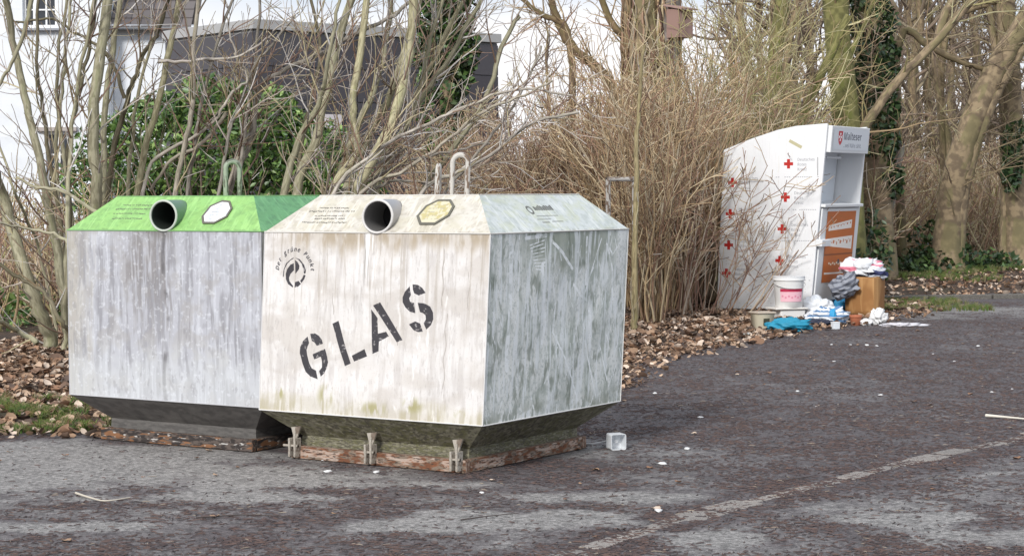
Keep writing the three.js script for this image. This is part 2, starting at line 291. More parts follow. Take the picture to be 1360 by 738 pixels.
const whiteFront = tex(1650, 1083, (u, v, i, j) => {
  const t = 1 - v;                                                       // 0 at the top edge
  let c = [224, 221, 219];
  const a = streak(u, t, 60, 5, 3), b = fbm(u * 18, t * 14, 4, 8), f = hash(i >> 1, j >> 1, 6);
  c = mix3(c, [190, 184, 180], sstep(0.5, 0.78, a) * 0.55); c = mix3(c, [194, 187, 180], sstep(0.46, 0.7, fbm(u * 7, t * 9, 5, 9)) * 0.6); c = mix3(c, [176, 170, 166], sstep(0.6, 0.78, fbm(u * 150, t * 26, 3, 10)) * 0.35);
  c = mix3(c, [214, 209, 204], sstep(0.5, 0.75, b) * 0.45);
  const band = (0.03 + 0.13 * fbm(u * 22, t * 2, 3, 15)) ; c = mix3(c, [174, 160, 140], (1 - sstep(band * 0.3, band * 1.4, t)) * (0.35 + 0.6 * sstep(0.35, 0.65, streak(u, t, 50, 9, 19))) * sstep(0.02, 0.2, u));
  const drip = sstep(0.6, 0.74, streak(u, t, 95, 2.2, 23)) * (1 - sstep(0.1, 0.75, t)); c = mix3(c, [166, 156, 144], drip * 0.5);
  const ch = Math.abs(u - 0.475) ; c = mix3(c, [150, 145, 140], (1 - sstep(0.03, 0.06, ch)) * sstep(0.5, 0.68, streak(u, t, 120, 4, 33)) * (1 - sstep(0.05, 0.62, t)) * 0.75);
  c = mix3(c, [248, 247, 246], (1 - sstep(0.02, 0.06, ch)) * sstep(0.5, 0.66, streak(u, t, 90, 3, 37)) * (1 - sstep(0.1, 0.5, t)) * 0.9);
  const low = sstep(0.86, 1.0, t + (b - 0.5) * 0.16); c = mix3(c, [176, 168, 140], low * (0.25 + 0.5 * sstep(0.45, 0.7, a)));
  for (const [x, y, rx, ry] of [[0.31, 0.9, 0.05, 0.09], [0.10, 0.90, 0.03, 0.05], [0.70, 0.92, 0.06, 0.06], [0.53, 0.95, 0.08, 0.05], [0.90, 0.95, 0.03, 0.03]]) { const e = Math.hypot((u - x) / rx, (t - y) / ry); c = mix3(c, [158, 152, 104], (1 - sstep(0.2, 1, e)) * sstep(0.4, 0.62, streak(u, t, 80, 14, 43)) * 0.75); }
  for (const [x, y, l, w] of [[0.81, 0.08, 0.3, 0.002], [0.83, 0.42, 0.4, 0.0015], [0.33, 0.33, 0.12, 0.0015], [0.62, 0.5, 0.1, 0.002], [0.92, 0.2, 0.2, 0.001]]) if (t > y && t < y + l && Math.abs(u - x + 0.004 * Math.sin(t * 40)) < w * (0.6 + vn(t * 60, x * 9, 3))) c = mix3(c, [160, 152, 145], 0.65);
  c = mix3(c, [250, 249, 247], sstep(0.72, 0.86, streak(u, t, 40, 7, 51)) * 0.6);
  if (f > 0.994) c = mix3(c, [120, 110, 95], 0.5);
  const ink = frontInk(u, v); if (ink > 0) { const wear = fbm(u * 90, v * 70, 3, 61); c = mix3(c, [52, 50, 55], ink * (0.94 - 0.55 * sstep(0.66, 0.8, wear))); }
  return c;
});
const scratch = inkMask(1024, 720, (g, w, h) => {
  const R = rng(77); g.lineCap = 'round';
  const line = (pts, lw) => { g.lineWidth = lw * 1.5; g.beginPath(); pts.forEach(([x, y], k) => g[k ? 'lineTo' : 'moveTo'](x * w, y * h)); g.stroke(); };
  line([[0.42, 0.05], [0.5, 0.12], [0.58, 0.21]], 9); line([[0.79, 0.05], [0.74, 0.2], [0.68, 0.36]], 5); line([[0.84, 0.1], [0.88, 0.22], [0.90, 0.4]], 7); line([[0.95, 0.05], [0.88, 0.14], [0.83, 0.08]], 5);
  line([[0.44, 0.25], [0.47, 0.4], [0.46, 0.55], [0.55, 0.7], [0.62, 0.85], [0.66, 0.95]], 6); line([[0.6, 0.3], [0.65, 0.36], [0.72, 0.4]], 8); line([[0.7, 0.62], [0.76, 0.82], [0.8, 0.95]], 6); line([[0.82, 0.66], [0.88, 0.86]], 5); line([[0.14, 0.06], [0.15, 0.4], [0.14, 0.62], [0.15, 0.72]], 16); line([[0.2, 0.1], [0.2, 0.3]], 7); line([[0.36, 0.18], [0.4, 0.5], [0.38, 0.62]], 13); line([[0.72, 0.38], [0.74, 0.66]], 15); line([[0.68, 0.04], [0.69, 0.3]], 9);
  for (let k = 0; k < 9; k++) line([[0.27 + k * 0.006, 0.07 + k * 0.016], [0.36 + R() * 0.02, 0.045 + k * 0.02]], 3.5);
  line([[0.24, 0.03], [0.38, 0.02]], 10);
  for (let k = 0; k < 260; k++) { const x = R(), y = R(), a = 1.57 + (R() - 0.5) * 1.6, l = 0.01 + R() * 0.07; line([[x, y], [x + Math.cos(a) * l * 0.5, y + Math.sin(a) * l]], 1 + R() * 3); }
});
const whiteSide = tex(1024, 720, (u, v, i, j) => {
  const t = 1 - v, a = streak(u, t, 30, 3, 103), b = fbm(u * 14, t * 12, 4, 108), d = streak(u, t, 70, 6, 111);
  let c = [228, 230, 227];
  c = mix3(c, [182, 188, 182], sstep(0.42, 0.66, a) * 0.55);
  c = mix3(c, [140, 150, 138], sstep(0.52, 0.72, b) * 0.45 * (0.4 + 0.6 * sstep(0.35, 0.6, a)));
  c = mix3(c, [118, 126, 108], (1 - sstep(0.02, 0.30, t + (b - 0.5) * 0.3)) * sstep(0.12, 0.35, u) * (1 - sstep(0.75, 0.95, u)) * 0.6);
  c = mix3(c, [96, 104, 90], sstep(0.55, 0.74, fbm(u * 44 + 2 * fbm(u * 9, t * 9, 3, 133), t * 11, 5, 131)) * 0.5); c = mix3(c, [150, 160, 156], sstep(0.5, 0.7, fbm(u * 120, t * 70, 3, 137)) * 0.35); c = mix3(c, [232, 236, 238], sstep(0.52, 0.7, d) * 0.8);
  c = mix3(c, [140, 144, 128], sstep(0.88, 1, t) * sstep(0.42, 0.6, b) * 0.5);
  const s = scratch(u, v); if (s > 0) c = mix3(c, [240, 243, 244], s * (0.45 + 0.55 * sstep(0.35, 0.6, fbm(u * 50, t * 40, 3, 119))));
  return hash(i >> 1, j >> 1, 9) > 0.992 ? mix3(c, [90, 96, 84], 0.5) : c;
});
const greyFront = tex(1400, 920, (u, v, i, j) => {
  const t = 1 - v, a = streak(u, t, 46, 4, 203), b = fbm(u * 16, t * 11, 4, 208), d = streak(u, t, 110, 7, 213), e = fbm(u * 60, t * 45, 3, 217);
  let c = [178, 179, 186];
  c = mix3(c, [136, 135, 140], sstep(0.44, 0.66, a) * 0.65);
  c = mix3(c, [208, 211, 218], sstep(0.5, 0.7, d) * 0.5);
  c = mix3(c, [160, 156, 154], sstep(0.5, 0.7, b) * 0.45);
  c = mix3(c, [128, 124, 124], (1 - sstep(0.06, 0.16, Math.abs(u - 0.44 + (b - 0.5) * 0.1))) * sstep(0.4, 0.62, d) * (1 - sstep(0.3, 0.9, t + (a - 0.5) * 0.4)) * 0.75);
  c = mix3(c, [96, 94, 96], (1 - sstep(0.004, 0.014, Math.abs(u - 0.52 + 0.01 * Math.sin(t * 9)))) * sstep(0.5, 0.7, streak(u, t, 8, 9, 221)) * 0.8);
  c = mix3(c, [112, 108, 104], (1 - sstep(0, 0.05 + 0.06 * b, t)) * sstep(0.25, 0.5, u) * (1 - sstep(0.5, 0.62, u)) * 0.6);
  c = mix3(c, [176, 168, 150], (1 - sstep(0, 0.16, u + (a - 0.5) * 0.2)) * 0.5);
  c = mix3(c, [205, 208, 210], sstep(0.62, 0.85, t + (b - 0.5) * 0.3) * 0.55);
  c = mix3(c, [130, 128, 132], sstep(0.6, 0.8, fbm(u * 70, t * 22, 4, 217)) * 0.3); c = mix3(c, [216, 219, 224], sstep(0.62, 0.78, fbm(u * 75, t * 50, 3, 231)) * 0.4);
  return c;
});
const roofText = (lines) => inkMask(1024, 192, (g, w, h) => {   // rows of small print, too small to read
  const R = rng(9);
  for (const [x0, x1, s] of lines) { let x = (x0 / CW + 0.5) * w; const y = h - s / RSL * h, e = (x1 / CW + 0.5) * w; while (x < e) { const l = 3 + R() * 6; g.fillRect(x, y - 3 - R() * 3, Math.min(l, e - x), 4 + R() * 3); x += l + 1 + (R() < 0.2 ? 5 : 0.8); } }
});
const whiteInk = roofText([[-0.525, -0.30, 0.20], [-0.587, -0.239, 0.172], [-0.522, -0.294, 0.133], [-0.509, -0.279, 0.111], [-0.588, -0.245, 0.079]]);
const greenInk = roofText([[-0.478, -0.219, 0.225], [-0.518, -0.195, 0.19], [-0.515, -0.23, 0.148], [-0.495, -0.229, 0.104]]);
const roofTex = (base, dirt, moss, ink, seed, marks) => tex(1024, 192, (u, v, i, j) => {
  const a = fbm(u * 34, v * 8, 5, seed), b = fbm(u * 90, v * 20, 4, seed + 5), s = streak(u + v * 0.0, v, 90, 3, seed + 9);
  let c = mix3(base, dirt, sstep(0.4, 0.75, a) * 0.5); c = mix3(c, moss, sstep(0.38, 0.7, fbm(u * 22, v * 6, 5, seed + 3)) * 0.35); c = mix3(c, dirt, sstep(0.58, 0.75, b) * 0.4); c = mix3(c, [Math.min(255, base[0] + 22), Math.min(255, base[1] + 20), Math.min(255, base[2] + 18)], sstep(0.55, 0.72, s) * 0.6);
  c = mix3(c, mix3(dirt, [60, 56, 50], 0.5), (1 - sstep(0.0, 0.07, v)) * sstep(0.45, 0.65, a) * 0.5);
  const k = ink ? ink(u, v) : 0; if (k) c = mix3(c, [74, 72, 66], k * 0.75);
  return c;
});
const whiteRoofFront = roofTex([203, 199, 190], [168, 161, 148], [186, 180, 154], whiteInk, 301);
const greenRoofFront = roofTex([140, 188, 112], [112, 150, 90], [148, 192, 108], greenInk, 331);
const greenRoofSideShaded = roofTex([108, 164, 112], [80, 122, 88], [98, 146, 98], null, 351);  // same paint as the front slope, its shaded tone put into the colour
const sideInk = inkMask(1024, 192, (g, w, h) => {
  const X = (x) => (x / CD + 0.5) * w, Y = (s) => h - s / RSS * h;
  g.lineWidth = 9; g.beginPath(); g.ellipse(X(-0.16), Y(0.187), 17, 17, 0, 0, 7); g.stroke();
  g.font = 'bold 36px sans-serif'; const R = rng(4); let x = X(-0.105);
  while (x < X(0.105)) { const l = 8 + R() * 8; g.fillRect(x, Y(0.185), l, -(15 + R() * 12)); x += l + 2; }
  g.globalAlpha = 0.6; for (const [a, b, s, q] of [[-0.14, 0.095, 0.14, 4], [-0.17, -0.02, 0.11, 4], [-0.14, -0.06, 0.086, 7], [-0.03, 0.095, 0.089, 5]]) g.fillRect(X(a), Y(s), X(b) - X(a), q);
});
const whiteRoofSide = roofTex([206, 211, 209], [170, 178, 172], [196, 200, 158], sideInk, 371);

const rustMap = tex(512, 128, (u, v) => { const a = fbm(u * 30, v * 5, 4, 401), b = fbm(u * 12, v * 3, 3, 405); let c = mix3([128, 112, 98], [112, 72, 50], sstep(0.42, 0.6, a)); c = mix3(c, [190, 172, 160], sstep(0.52, 0.66, b) * 0.8); c = mix3(c, [140, 88, 58], sstep(0.62, 0.74, fbm(u * 40, v * 9, 3, 409)) * 0.6); return mix3(c, [60, 50, 44], sstep(0.58, 0.7, fbm(u * 50, v * 12, 3, 413)) * 0.7); });
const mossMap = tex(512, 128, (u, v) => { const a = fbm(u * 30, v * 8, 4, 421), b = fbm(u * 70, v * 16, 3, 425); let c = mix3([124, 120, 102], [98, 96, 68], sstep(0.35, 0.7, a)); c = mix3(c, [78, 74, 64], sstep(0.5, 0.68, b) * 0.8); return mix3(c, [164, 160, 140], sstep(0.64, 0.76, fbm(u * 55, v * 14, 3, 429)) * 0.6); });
const darkHopperMap = tex(512, 128, (u, v) => { const a = fbm(u * 30, v * 8, 4, 441), b = fbm(u * 16, v * 3, 3, 445); return mix3(mix3([98, 95, 92], [82, 79, 77], sstep(0.3, 0.75, a)), [118, 114, 110], sstep(0.5, 0.75, b) * 0.5); });
const baseDarkMap = tex(512, 128, (u, v) => { const a = fbm(u * 34, v * 6, 4, 461), b = fbm(u * 14, v * 4, 3, 465); let c = mix3([92, 82, 76], [52, 46, 44], sstep(0.42, 0.6, a)); c = mix3(c, [146, 100, 66], sstep(0.62, 0.72, b) * 0.8); return mix3(c, [206, 204, 200], sstep(0.70, 0.76, fbm(u * 30, v * 6, 3, 469)) * 0.8); });
const bmat = (map, rough = 0.55, extra = {}) => new THREE.MeshStandardMaterial({ map, roughness: rough, metalness: 0, side: THREE.DoubleSide, bumpMap: steelBump, bumpScale: 0.002, ...extra });

function bottleContainer(o) {
  const root = thing('glass_container', o.label, 'bottle bank', o.pos, o.turn, 'bottle banks standing side by side');
  const sh = (g) => { const p = g.getAttribute('position'); for (let k = 0; k < p.count; k++) p.setX(k, p.getX(k) + o.lean * (p.getY(k) - 0.07)); g.computeVertexNormals(); return g; };
  const add = (name, g, m, parent = root) => mesh(name, sh(g), m, parent);
  const w = CW / 2, d = CD / 2, c4 = (hw, hd, y) => [V(-hw, y, hd), V(hw, y, hd), V(hw, y, -hd), V(-hw, y, -hd)];
  const dent = (s, k) => (u, v) => (fbm(u * 4, v * 4, 3, s) - 0.5) * k * Math.min(1, 14 * Math.min(u, 1 - u, v, 1 - v));
  const ring = (lo, hi, names, mats, nx, ny, k) => { for (let s = 0; s < 4; s++) add(names[s], patch(lo[s], lo[(s + 1) % 4], hi[(s + 1) % 4], hi[s], nx, ny, k ? dent(s * 7 + o.seed, k) : undefined), mats[s]); };
  const B = c4(w, d, YB), T = c4(w, d, YT), Rf = c4(w - RS, d - RF, YR), K = c4(w - 0.205, d - 0.175, 0.138), K0 = c4(w - 0.2, d - 0.17, 0.05);
  ring(B, T, ['front_panel', 'side_panel', 'back_panel', 'side_panel'], [o.front, o.side, o.side, o.side], 28, 20, 0.022);
  ring(T, Rf, ['front_roof_slope', 'side_roof_slope', 'back_roof_slope', 'side_roof_slope'], [o.roofFront, o.roofSide, o.roofFront, o.roofSide], 20, 6, 0.006);
  const holed = () => { const s = new THREE.Shape([[-w, 0], [w, 0], [w - RS, RSL], [-w + RS, RSL]].map((q) => new THREE.Vector2(...q))), e = new THREE.Path(); e.absellipse(0.01, (1.478 - YT) / (YR - YT) * RSL, 0.095, 0.095 * RSL / (YR - YT), 0, Math.PI * 2); s.holes.push(e); const g = new THREE.ShapeGeometry(s, 40), p = g.getAttribute('position'), u = g.getAttribute('uv'); for (let k = 0; k < p.count; k++) { const x = p.getX(k), v = p.getY(k) / RSL; u.setXY(k, x / CW + 0.5, v); p.setXYZ(k, x, YT + (YR - YT) * v, d - RF * v); } return sh(g); };
  // planar uv on the roof slopes
  root.children.filter((m) => m.name.endsWith('roof_slope')).forEach((m, s) => { if (s === 0) { m.geometry = holed(); return; } const g = m.geometry, u = g.getAttribute('uv'), L = s % 2 ? CD : CW, cut = s % 2 ? RF : RS; for (let k = 0; k < u.count; k++) { const v = u.getY(k), span = L - 2 * cut * v; u.setX(k, 0.5 + (u.getX(k) - 0.5) * span / L); } });
  add('top_plate', patch(Rf[0], Rf[1], Rf[2], Rf[3], 6, 6, dent(90, 0.01)), o.roofFront);
  ring(K, B, ['hopper_slope', 'hopper_slope', 'hopper_slope', 'hopper_slope'], [o.hopper, o.hopper, o.hopper, o.hopper], 14, 4, 0.008);
  ring(K0, K, ['skirt', 'skirt', 'skirt', 'skirt'], [o.skirt, o.skirt, o.skirt, o.skirt], 10, 2, 0.004);
  // folded rims
  const rim = (pts, r, m, name) => { const q = new MB(); for (let k = 0; k < pts.length; k++) q.tube([pts[k], pts[(k + 1) % pts.length]], r, 6); add(name, q.geo(), m); };
  rim(c4(w + 0.002, d + 0.002, YT), 0.0045, o.rim, 'roof_rim'); rim(c4(w, d, YB), 0.004, o.trim, 'body_rim'); rim(Rf, 0.004, o.rim, 'top_rim');
  for (let s = 0; s < 4; s++) add('corner_edge', tubeGeo([B[s], T[s]], 0.0035, 6), o.trim);
  // discharge base: a tray of four rails
  const bw = w - 0.175, bd = d - 0.1;
  for (const [W2, D2, x, z] of [[2 * bw, 0.05, 0, bd - 0.025], [2 * bw, 0.05, 0, -bd + 0.025], [0.05, 2 * bd - 0.102, bw - 0.025, 0], [0.05, 2 * bd - 0.102, -bw + 0.025, 0]]) mesh('base_rail', rbox(W2, 0.078, D2, 0.008, x, 0.042, z), o.base, root);
  mesh('base_plate', box(2 * bw - 0.1, 0.012, 2 * bd - 0.1, 0, 0.05, 0), o.base, root);
  // filling chute: a short pipe through the front roof slope
  const L = 0.36, pr = [[0.0875, 0], [0.0875, L - 0.004], [0.091, L], [0.097, L], [0.1, L - 0.004], [0.1, 0]].map(([x, y]) => new THREE.Vector2(x, y));
  const ch = new THREE.LatheGeometry(pr, 40); const aim = (g, z) => { g.translate(0, 0, z - d + 0.1); g.rotateY(0.2); g.translate(0.012, 1.478, d - 0.1); return g; }; ch.rotateX(Math.PI / 2); aim(ch, d + 0.012 - L); const chute = add('filling_chute', ch, o.chute);
  const lip = new THREE.TorusGeometry(0.0945, 0.0075, 8, 40); aim(lip, d + 0.012); add('chute_rim', lip, o.chuteRim, chute);
  const ln = new THREE.CylinderGeometry(0.0868, 0.0868, 0.3, 32, 1, true); ln.rotateX(Math.PI / 2); aim(ln, d + 0.005 - 0.15); add('chute_shade_sleeve', ln, o.shadeSleeve, chute);  // sleeve added to darken the pipe; the shade inside is put into its colour
  const fl = new THREE.CircleGeometry(0.088, 32); aim(fl, d - 0.24); add('rubber_flap', fl, M.rubber, chute);
  // eight-sided notice on the front roof slope
  const S = o.notice, up = V(0, YR - YT, -RF).normalize(), nrm = V(0, RF, YR - YT).normalize(), mat4 = new THREE.Matrix4().makeBasis(V(1, 0, 0), up, nrm).setPosition(0, YT, d);
  const shape = (k) => { const cx = S.reduce((a, p) => a + p[0], 0) / 8, cy = S.reduce((a, p) => a + p[1], 0) / 8; return S.map(([x, y]) => new THREE.Vector2(cx + (x - cx) * k, cy + (y - cy) * k)); };
  const pl = new THREE.ExtrudeGeometry(new THREE.Shape(shape(0.95)), { depth: 0.003, bevelEnabled: false });
  { const u = pl.getAttribute('uv'), p = pl.getAttribute('position'), bb = new THREE.Box2().setFromPoints(S.map((q) => new THREE.Vector2(...q))); for (let k = 0; k < u.count; k++) u.setXY(k, (p.getX(k) - bb.min.x) / (bb.max.x - bb.min.x), (p.getY(k) - bb.min.y) / (bb.max.y - bb.min.y)); }
  pl.applyMatrix4(mat4); pl.translate(0, nrm.y * 0.004, nrm.z * 0.004); const nt = add('notice', pl, o.noticeMat);
  const bs = new THREE.Shape(shape(1.0)); bs.holes.push(new THREE.Path(shape(0.86))); const bg = new THREE.ExtrudeGeometry(bs, { depth: 0.005, bevelEnabled: false }); bg.applyMatrix4(mat4); bg.translate(0, nrm.y * 0.004, nrm.z * 0.004); add('notice_border', bg, M.noticeBorder, nt);
  // two lifting loops on the top plate
  o.loops.forEach(([x, z, turn, h, wd]) => {
    const P = []; for (let k = 0; k <= 14; k++) { const a = Math.PI * (1 - k / 14); P.push(V(Math.cos(a) * wd, h - wd + Math.sin(a) * wd, 0)); } P.unshift(V(-wd, 0, 0)); P.push(V(wd, 0, 0));
    const g = tubeGeo(new THREE.CatmullRomCurve3(P, false, 'catmullrom', 0.1).getPoints(48), 0.017, 8); g.rotateY(turn); g.translate(x, YR - 0.01, z); add('lifting_loop', g, o.loop);
  });
  (o.brackets ?? []).forEach((x) => {
    const z = bd + 0.004, m = M.bracket, g = new THREE.Group(); 
    const plates = mergeGeometries([rbox(0.015, 0.115, 0.06, 0.004, x - 0.021, 0.075, z + 0.018), rbox(0.015, 0.115, 0.06, 0.004, x + 0.021, 0.075, z + 0.018)]); const b = mesh('hinge_bracket', plates, m, root);
    const gs = new THREE.ExtrudeGeometry(new THREE.Shape([[-0.03, 0.04], [0.042, 0.05], [0.010, -0.03], [-0.010, -0.03]].map((q) => new THREE.Vector2(...q))), { depth: 0.012, bevelEnabled: false }); gs.translate(x, 0.155, z + 0.0); mesh('hinge_gusset', gs, m, b);
    mesh('hinge_arm', rbox(0.02, 0.1, 0.02, 0.004, x, 0.125, z + 0.012), m, b);
    mesh('hinge_pin', tubeGeo([V(x - (x < -0.3 ? 0.075 : 0.036), 0.085, z + 0.03), V(x + 0.036, 0.085, z + 0.03)], 0.009, 8), m, b);
  });
  return root;
}
M.rubber = std([0.012, 0.012, 0.013], 0.7); M.noticeBorder = std([0.13, 0.125, 0.10], 0.7); M.bracket = bmat(tex(128, 128, (u, v) => { const a = fbm(u * 9, v * 9, 4, 481); return mix3([176, 169, 158], [112, 98, 86], sstep(0.52, 0.68, a)); }), 0.6);
M.loopWhite = bmat(tex(64, 512, (u, v) => { const a = fbm(u * 4, v * 22, 4, 483); return mix3([188, 184, 178], [116, 98, 84], sstep(0.52, 0.62, a)); }), 0.6);
M.loopGreen = bmat(tex(64, 512, (u, v) => { const a = fbm(u * 4, v * 22, 4, 487); return mix3([148, 158, 140], [92, 96, 82], sstep(0.5, 0.62, a)); }), 0.6);
const noticeTex = (a, b, seed) => tex(256, 192, (u, v) => { const n = fbm(u * 9, v * 7, 4, seed), line = Math.abs(((v * 7) % 1) - 0.5) < 0.12 && u > 0.25 && u < 0.78 && vn(u * 40, Math.floor(v * 7), seed) > 0.45; let c = mix3(a, b, sstep(0.45, 0.62, n)); return line ? mix3(c, [150, 146, 140], 0.55) : c; });
const place = (cx, cz, a, W, D) => [cx - W / 2 * Math.cos(a) + D / 2 * Math.sin(a), 0, cz - W / 2 * Math.sin(a) - D / 2 * Math.cos(a)];
bottleContainer({
  label: 'white stencilled GLAS bottle container with grimy streaks, in front and to the right', pos: place(-0.181, -10.984, 0.584, CW, CD), turn: -0.584, lean: 0.057, seed: 1,
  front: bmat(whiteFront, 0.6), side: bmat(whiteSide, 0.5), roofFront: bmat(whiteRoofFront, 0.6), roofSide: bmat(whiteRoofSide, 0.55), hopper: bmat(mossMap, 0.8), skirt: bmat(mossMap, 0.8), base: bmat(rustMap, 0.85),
  rim: std([0.62, 0.60, 0.56], 0.6), trim: std([0.70, 0.69, 0.68], 0.6), chute: std([0.42, 0.41, 0.41], 0.45, { metalness: 0.3 }), shadeSleeve: std([0.20, 0.195, 0.19], 0.6), chuteRim: std([0.66, 0.64, 0.62], 0.5),
  notice: [[0.243, 0.128], [0.262, 0.215], [0.325, 0.265], [0.416, 0.265], [0.469, 0.213], [0.473, 0.137], [0.407, 0.064], [0.299, 0.063]], noticeMat: bmat(noticeTex([204, 198, 172], [186, 176, 128], 491), 0.6),
  loop: M.loopWhite, loops: [[0.06, 0.0, 0.55, 0.255, 0.047], [-0.08, 0.03, 2.1, 0.19, 0.04]], brackets: [-0.60, -0.02, 0.60],
});
bottleContainer({
  label: 'grey bottle container with bright green hipped roof, behind and to the left', pos: place(-1.54, -11.975, 0.572, 1.64, CD), turn: -0.572, lean: 0.0, seed: 5,
  front: bmat(greyFront, 0.55), side: bmat(greyFront, 0.55), roofFront: bmat(greenRoofFront, 0.55), roofSide: bmat(greenRoofSideShaded, 0.55), hopper: bmat(darkHopperMap, 0.7), skirt: bmat(darkHopperMap, 0.7, { color: lin(1, 1, 1) }), base: bmat(baseDarkMap, 0.9),
  rim: std([0.20, 0.40, 0.15], 0.55), trim: std([0.46, 0.46, 0.48], 0.6), chute: std([0.16, 0.26, 0.18], 0.45, { metalness: 0.2 }), shadeSleeve: std([0.03, 0.04, 0.032], 0.6), chuteRim: std([0.50, 0.54, 0.48], 0.5),
  notice: [[0.273, 0.120], [0.285, 0.216], [0.36, 0.265], [0.426, 0.258], [0.483, 0.195], [0.485, 0.118], [0.412, 0.058], [0.318, 0.059]], noticeMat: bmat(noticeTex([226, 227, 230], [198, 204, 212], 497), 0.6),
  loop: M.loopGreen, loops: [[-0.02, 0.05, 0.9, 0.24, 0.046]],
});
// ---------------------------------------------------------------- clothes bank and what lies round it
const metalWhite = [0.76, 0.77, 0.78];
const paint = (g, s, x, y) => g.fillText(s, x, y);
{
  const D = 25.2, near = onGround(1076, 412, 0.1), PH = 0.54, root = thing('clothes_bank', 'tall white clothes bank printed with red crosses, standing beside the thicket', 'clothes bank', [near.x, 0.1, near.z], -PH);
  const DEP = 1.42, prof = [[-1.30, 0], [0, 0], [0.115, 1.18], [0.23, 2.36], [-0.2, 2.335], [-0.45, 2.29], [-0.8, 2.19], [-1.20, 2.05]];
  const shp = (pts) => new THREE.Shape(pts.map((p) => new THREE.Vector2(...p)));
  const fx = (h) => 0.0975 * h;
  const sideInk = canvasTex(1024, 1536, (g, w, h) => {
    g.fillStyle = '#e6e7e9'; g.fillRect(0, 0, w, h);
    const R = rng(3); for (let k = 0; k < 500; k++) { g.fillStyle = `rgba(${150 + R() * 40},${145 + R() * 40},${135 + R() * 40},${0.05 + R() * 0.09})`; const x = R() * w, y = R() * h; g.fillRect(x, y, 1 + R() * 5, 10 + R() * 130); }
    for (let k = 0; k < 160; k++) { g.fillStyle = 'rgba(120,118,104,0.2)'; g.beginPath(); g.ellipse(R() * w, h - Math.pow(R(), 2) * h * 0.3, 2 + R() * 9, 2 + R() * 5, 0, 0, 7); g.fill(); }
    const X = (x) => (x + 1.35) / 1.65 * w, Y = (y) => h - y / 2.4 * h, s = w / 1.65;
    const cross = (x, y, a) => { g.fillStyle = '#b8261f'; g.fillRect(X(x) - a * s / 2, Y(y) - a * s / 6, a * s, a * s / 3); g.fillRect(X(x) - a * s / 6, Y(y) - a * s / 2, a * s / 3, a * s); };
    const px = (p, q) => [(p - 1076) * 0.0109, (412 - q) * 0.00969];
    g.fillStyle = '#7b7c82';
    for (const [p, q] of [[1049, 219], [1045, 263], [1041, 305], [1038, 347], [977, 243], [974, 285], [972, 327], [969, 365]]) {
      const [x, y] = px(p, q); cross(x, y, 0.125); g.fillStyle = '#8d8f95'; g.font = '32px sans-serif';
      ['Deutsches', 'Rotes', 'Kreuz'].forEach((t, k) => paint(g, t, X(x + 0.12), Y(y + 0.035 - k * 0.062)));
    }
    g.fillStyle = 'rgba(110,112,118,0.55)'; for (const q of [236, 279, 320, 372]) { const [, y] = px(0, q); for (let x = -0.62; x < -0.02; x += 0.03) if (R() < 0.75) g.fillRect(X(x + fx(y) * 0.9), Y(y), 12, 6); }
    g.fillStyle = 'rgba(170,160,110,0.7)'; g.save(); g.translate(X(-0.2), Y(2.12)); g.rotate(0.5); g.fillRect(-60, -14, 120, 26); g.restore();
    g.fillStyle = 'rgba(70,70,74,0.6)'; g.fillRect(X(0.1), Y(1.95), 6, 150);
  });
  const uvOf = (g) => { const u = g.getAttribute('uv'), p = g.getAttribute('position'); for (let k = 0; k < u.count; k++) u.setXY(k, (p.getX(k) + 1.35) / 1.65, p.getY(k) / 2.4); return g; };
  const wm = std(metalWhite, 0.45), sm = std([1, 1, 1], 0.45, { map: sideInk });
  const side = (z) => { const g = uvOf(new THREE.ExtrudeGeometry(shp(prof), { depth: 0.03, bevelEnabled: true, bevelSize: 0.006, bevelThickness: 0.006, bevelSegments: 2 })); g.translate(0, 0, z); return mesh('side_wall', g, sm, root); };
  side(-0.036); side(-DEP + 0.006).material = wm;
  const notch = [[-1.29, 0.012], [fx(0.012) - 0.01, 0.012], [fx(1.34) - 0.01, 1.34], [fx(1.34) - 0.42, 1.40], [fx(2.0) - 0.45, 2.02], [fx(2.03) - 0.01, 2.03], [fx(2.34) - 0.01, 2.34], [-0.2, 2.31], [-0.45, 2.265], [-0.8, 2.165], [-1.19, 2.03]];
  const core = new THREE.ExtrudeGeometry(shp(notch), { depth: DEP - 0.09, bevelEnabled: false }); core.translate(0, 0, -DEP + 0.045); mesh('hull', core, std([0.70, 0.72, 0.74], 0.5), root);
  // things on the raked front: a frame along the front plane, u = across (0 near side .. DEP), h = height, out = away from it
  const rake = Math.atan(0.0975), front = (w, h, t, u, y, out = 0, r = 0.008) => { const g = rbox(t, h, w, r); g.rotateZ(-rake); g.translate(fx(y) + out, y, -u); return g; };
  const head = mesh('header_box', front(DEP - 0.09, 0.34, 0.06, DEP / 2, 2.18, 0.03), wm, root);
  const headTex = canvasTex(512, 128, (g, w, h) => {
    g.fillStyle = '#dfe3e8'; g.fillRect(0, 0, w, h); g.fillStyle = '#c4202c'; g.beginPath(); g.moveTo(70, 14); g.lineTo(130, 14); g.lineTo(130, 60); g.quadraticCurveTo(125, 88, 100, 100); g.quadraticCurveTo(75, 88, 70, 60); g.fill();
    g.fillStyle = '#fff'; g.beginPath(); for (let k = 0; k < 4; k++) { const a = k * Math.PI / 2; const q = (r, b) => [100 + Math.cos(a + b) * r, 50 + Math.sin(a + b) * r]; g.moveTo(100, 50); g.lineTo(...q(30, -0.4)); g.lineTo(...q(22, 0)); g.lineTo(...q(30, 0.4)); } g.fill();
    g.fillStyle = '#555a68'; g.font = 'bold 62px sans-serif'; g.fillText('Malteser', 146, 66); g.font = '34px sans-serif'; g.fillStyle = '#6c7280'; g.fillText('...weil Nähe zählt.', 150, 112);
  });
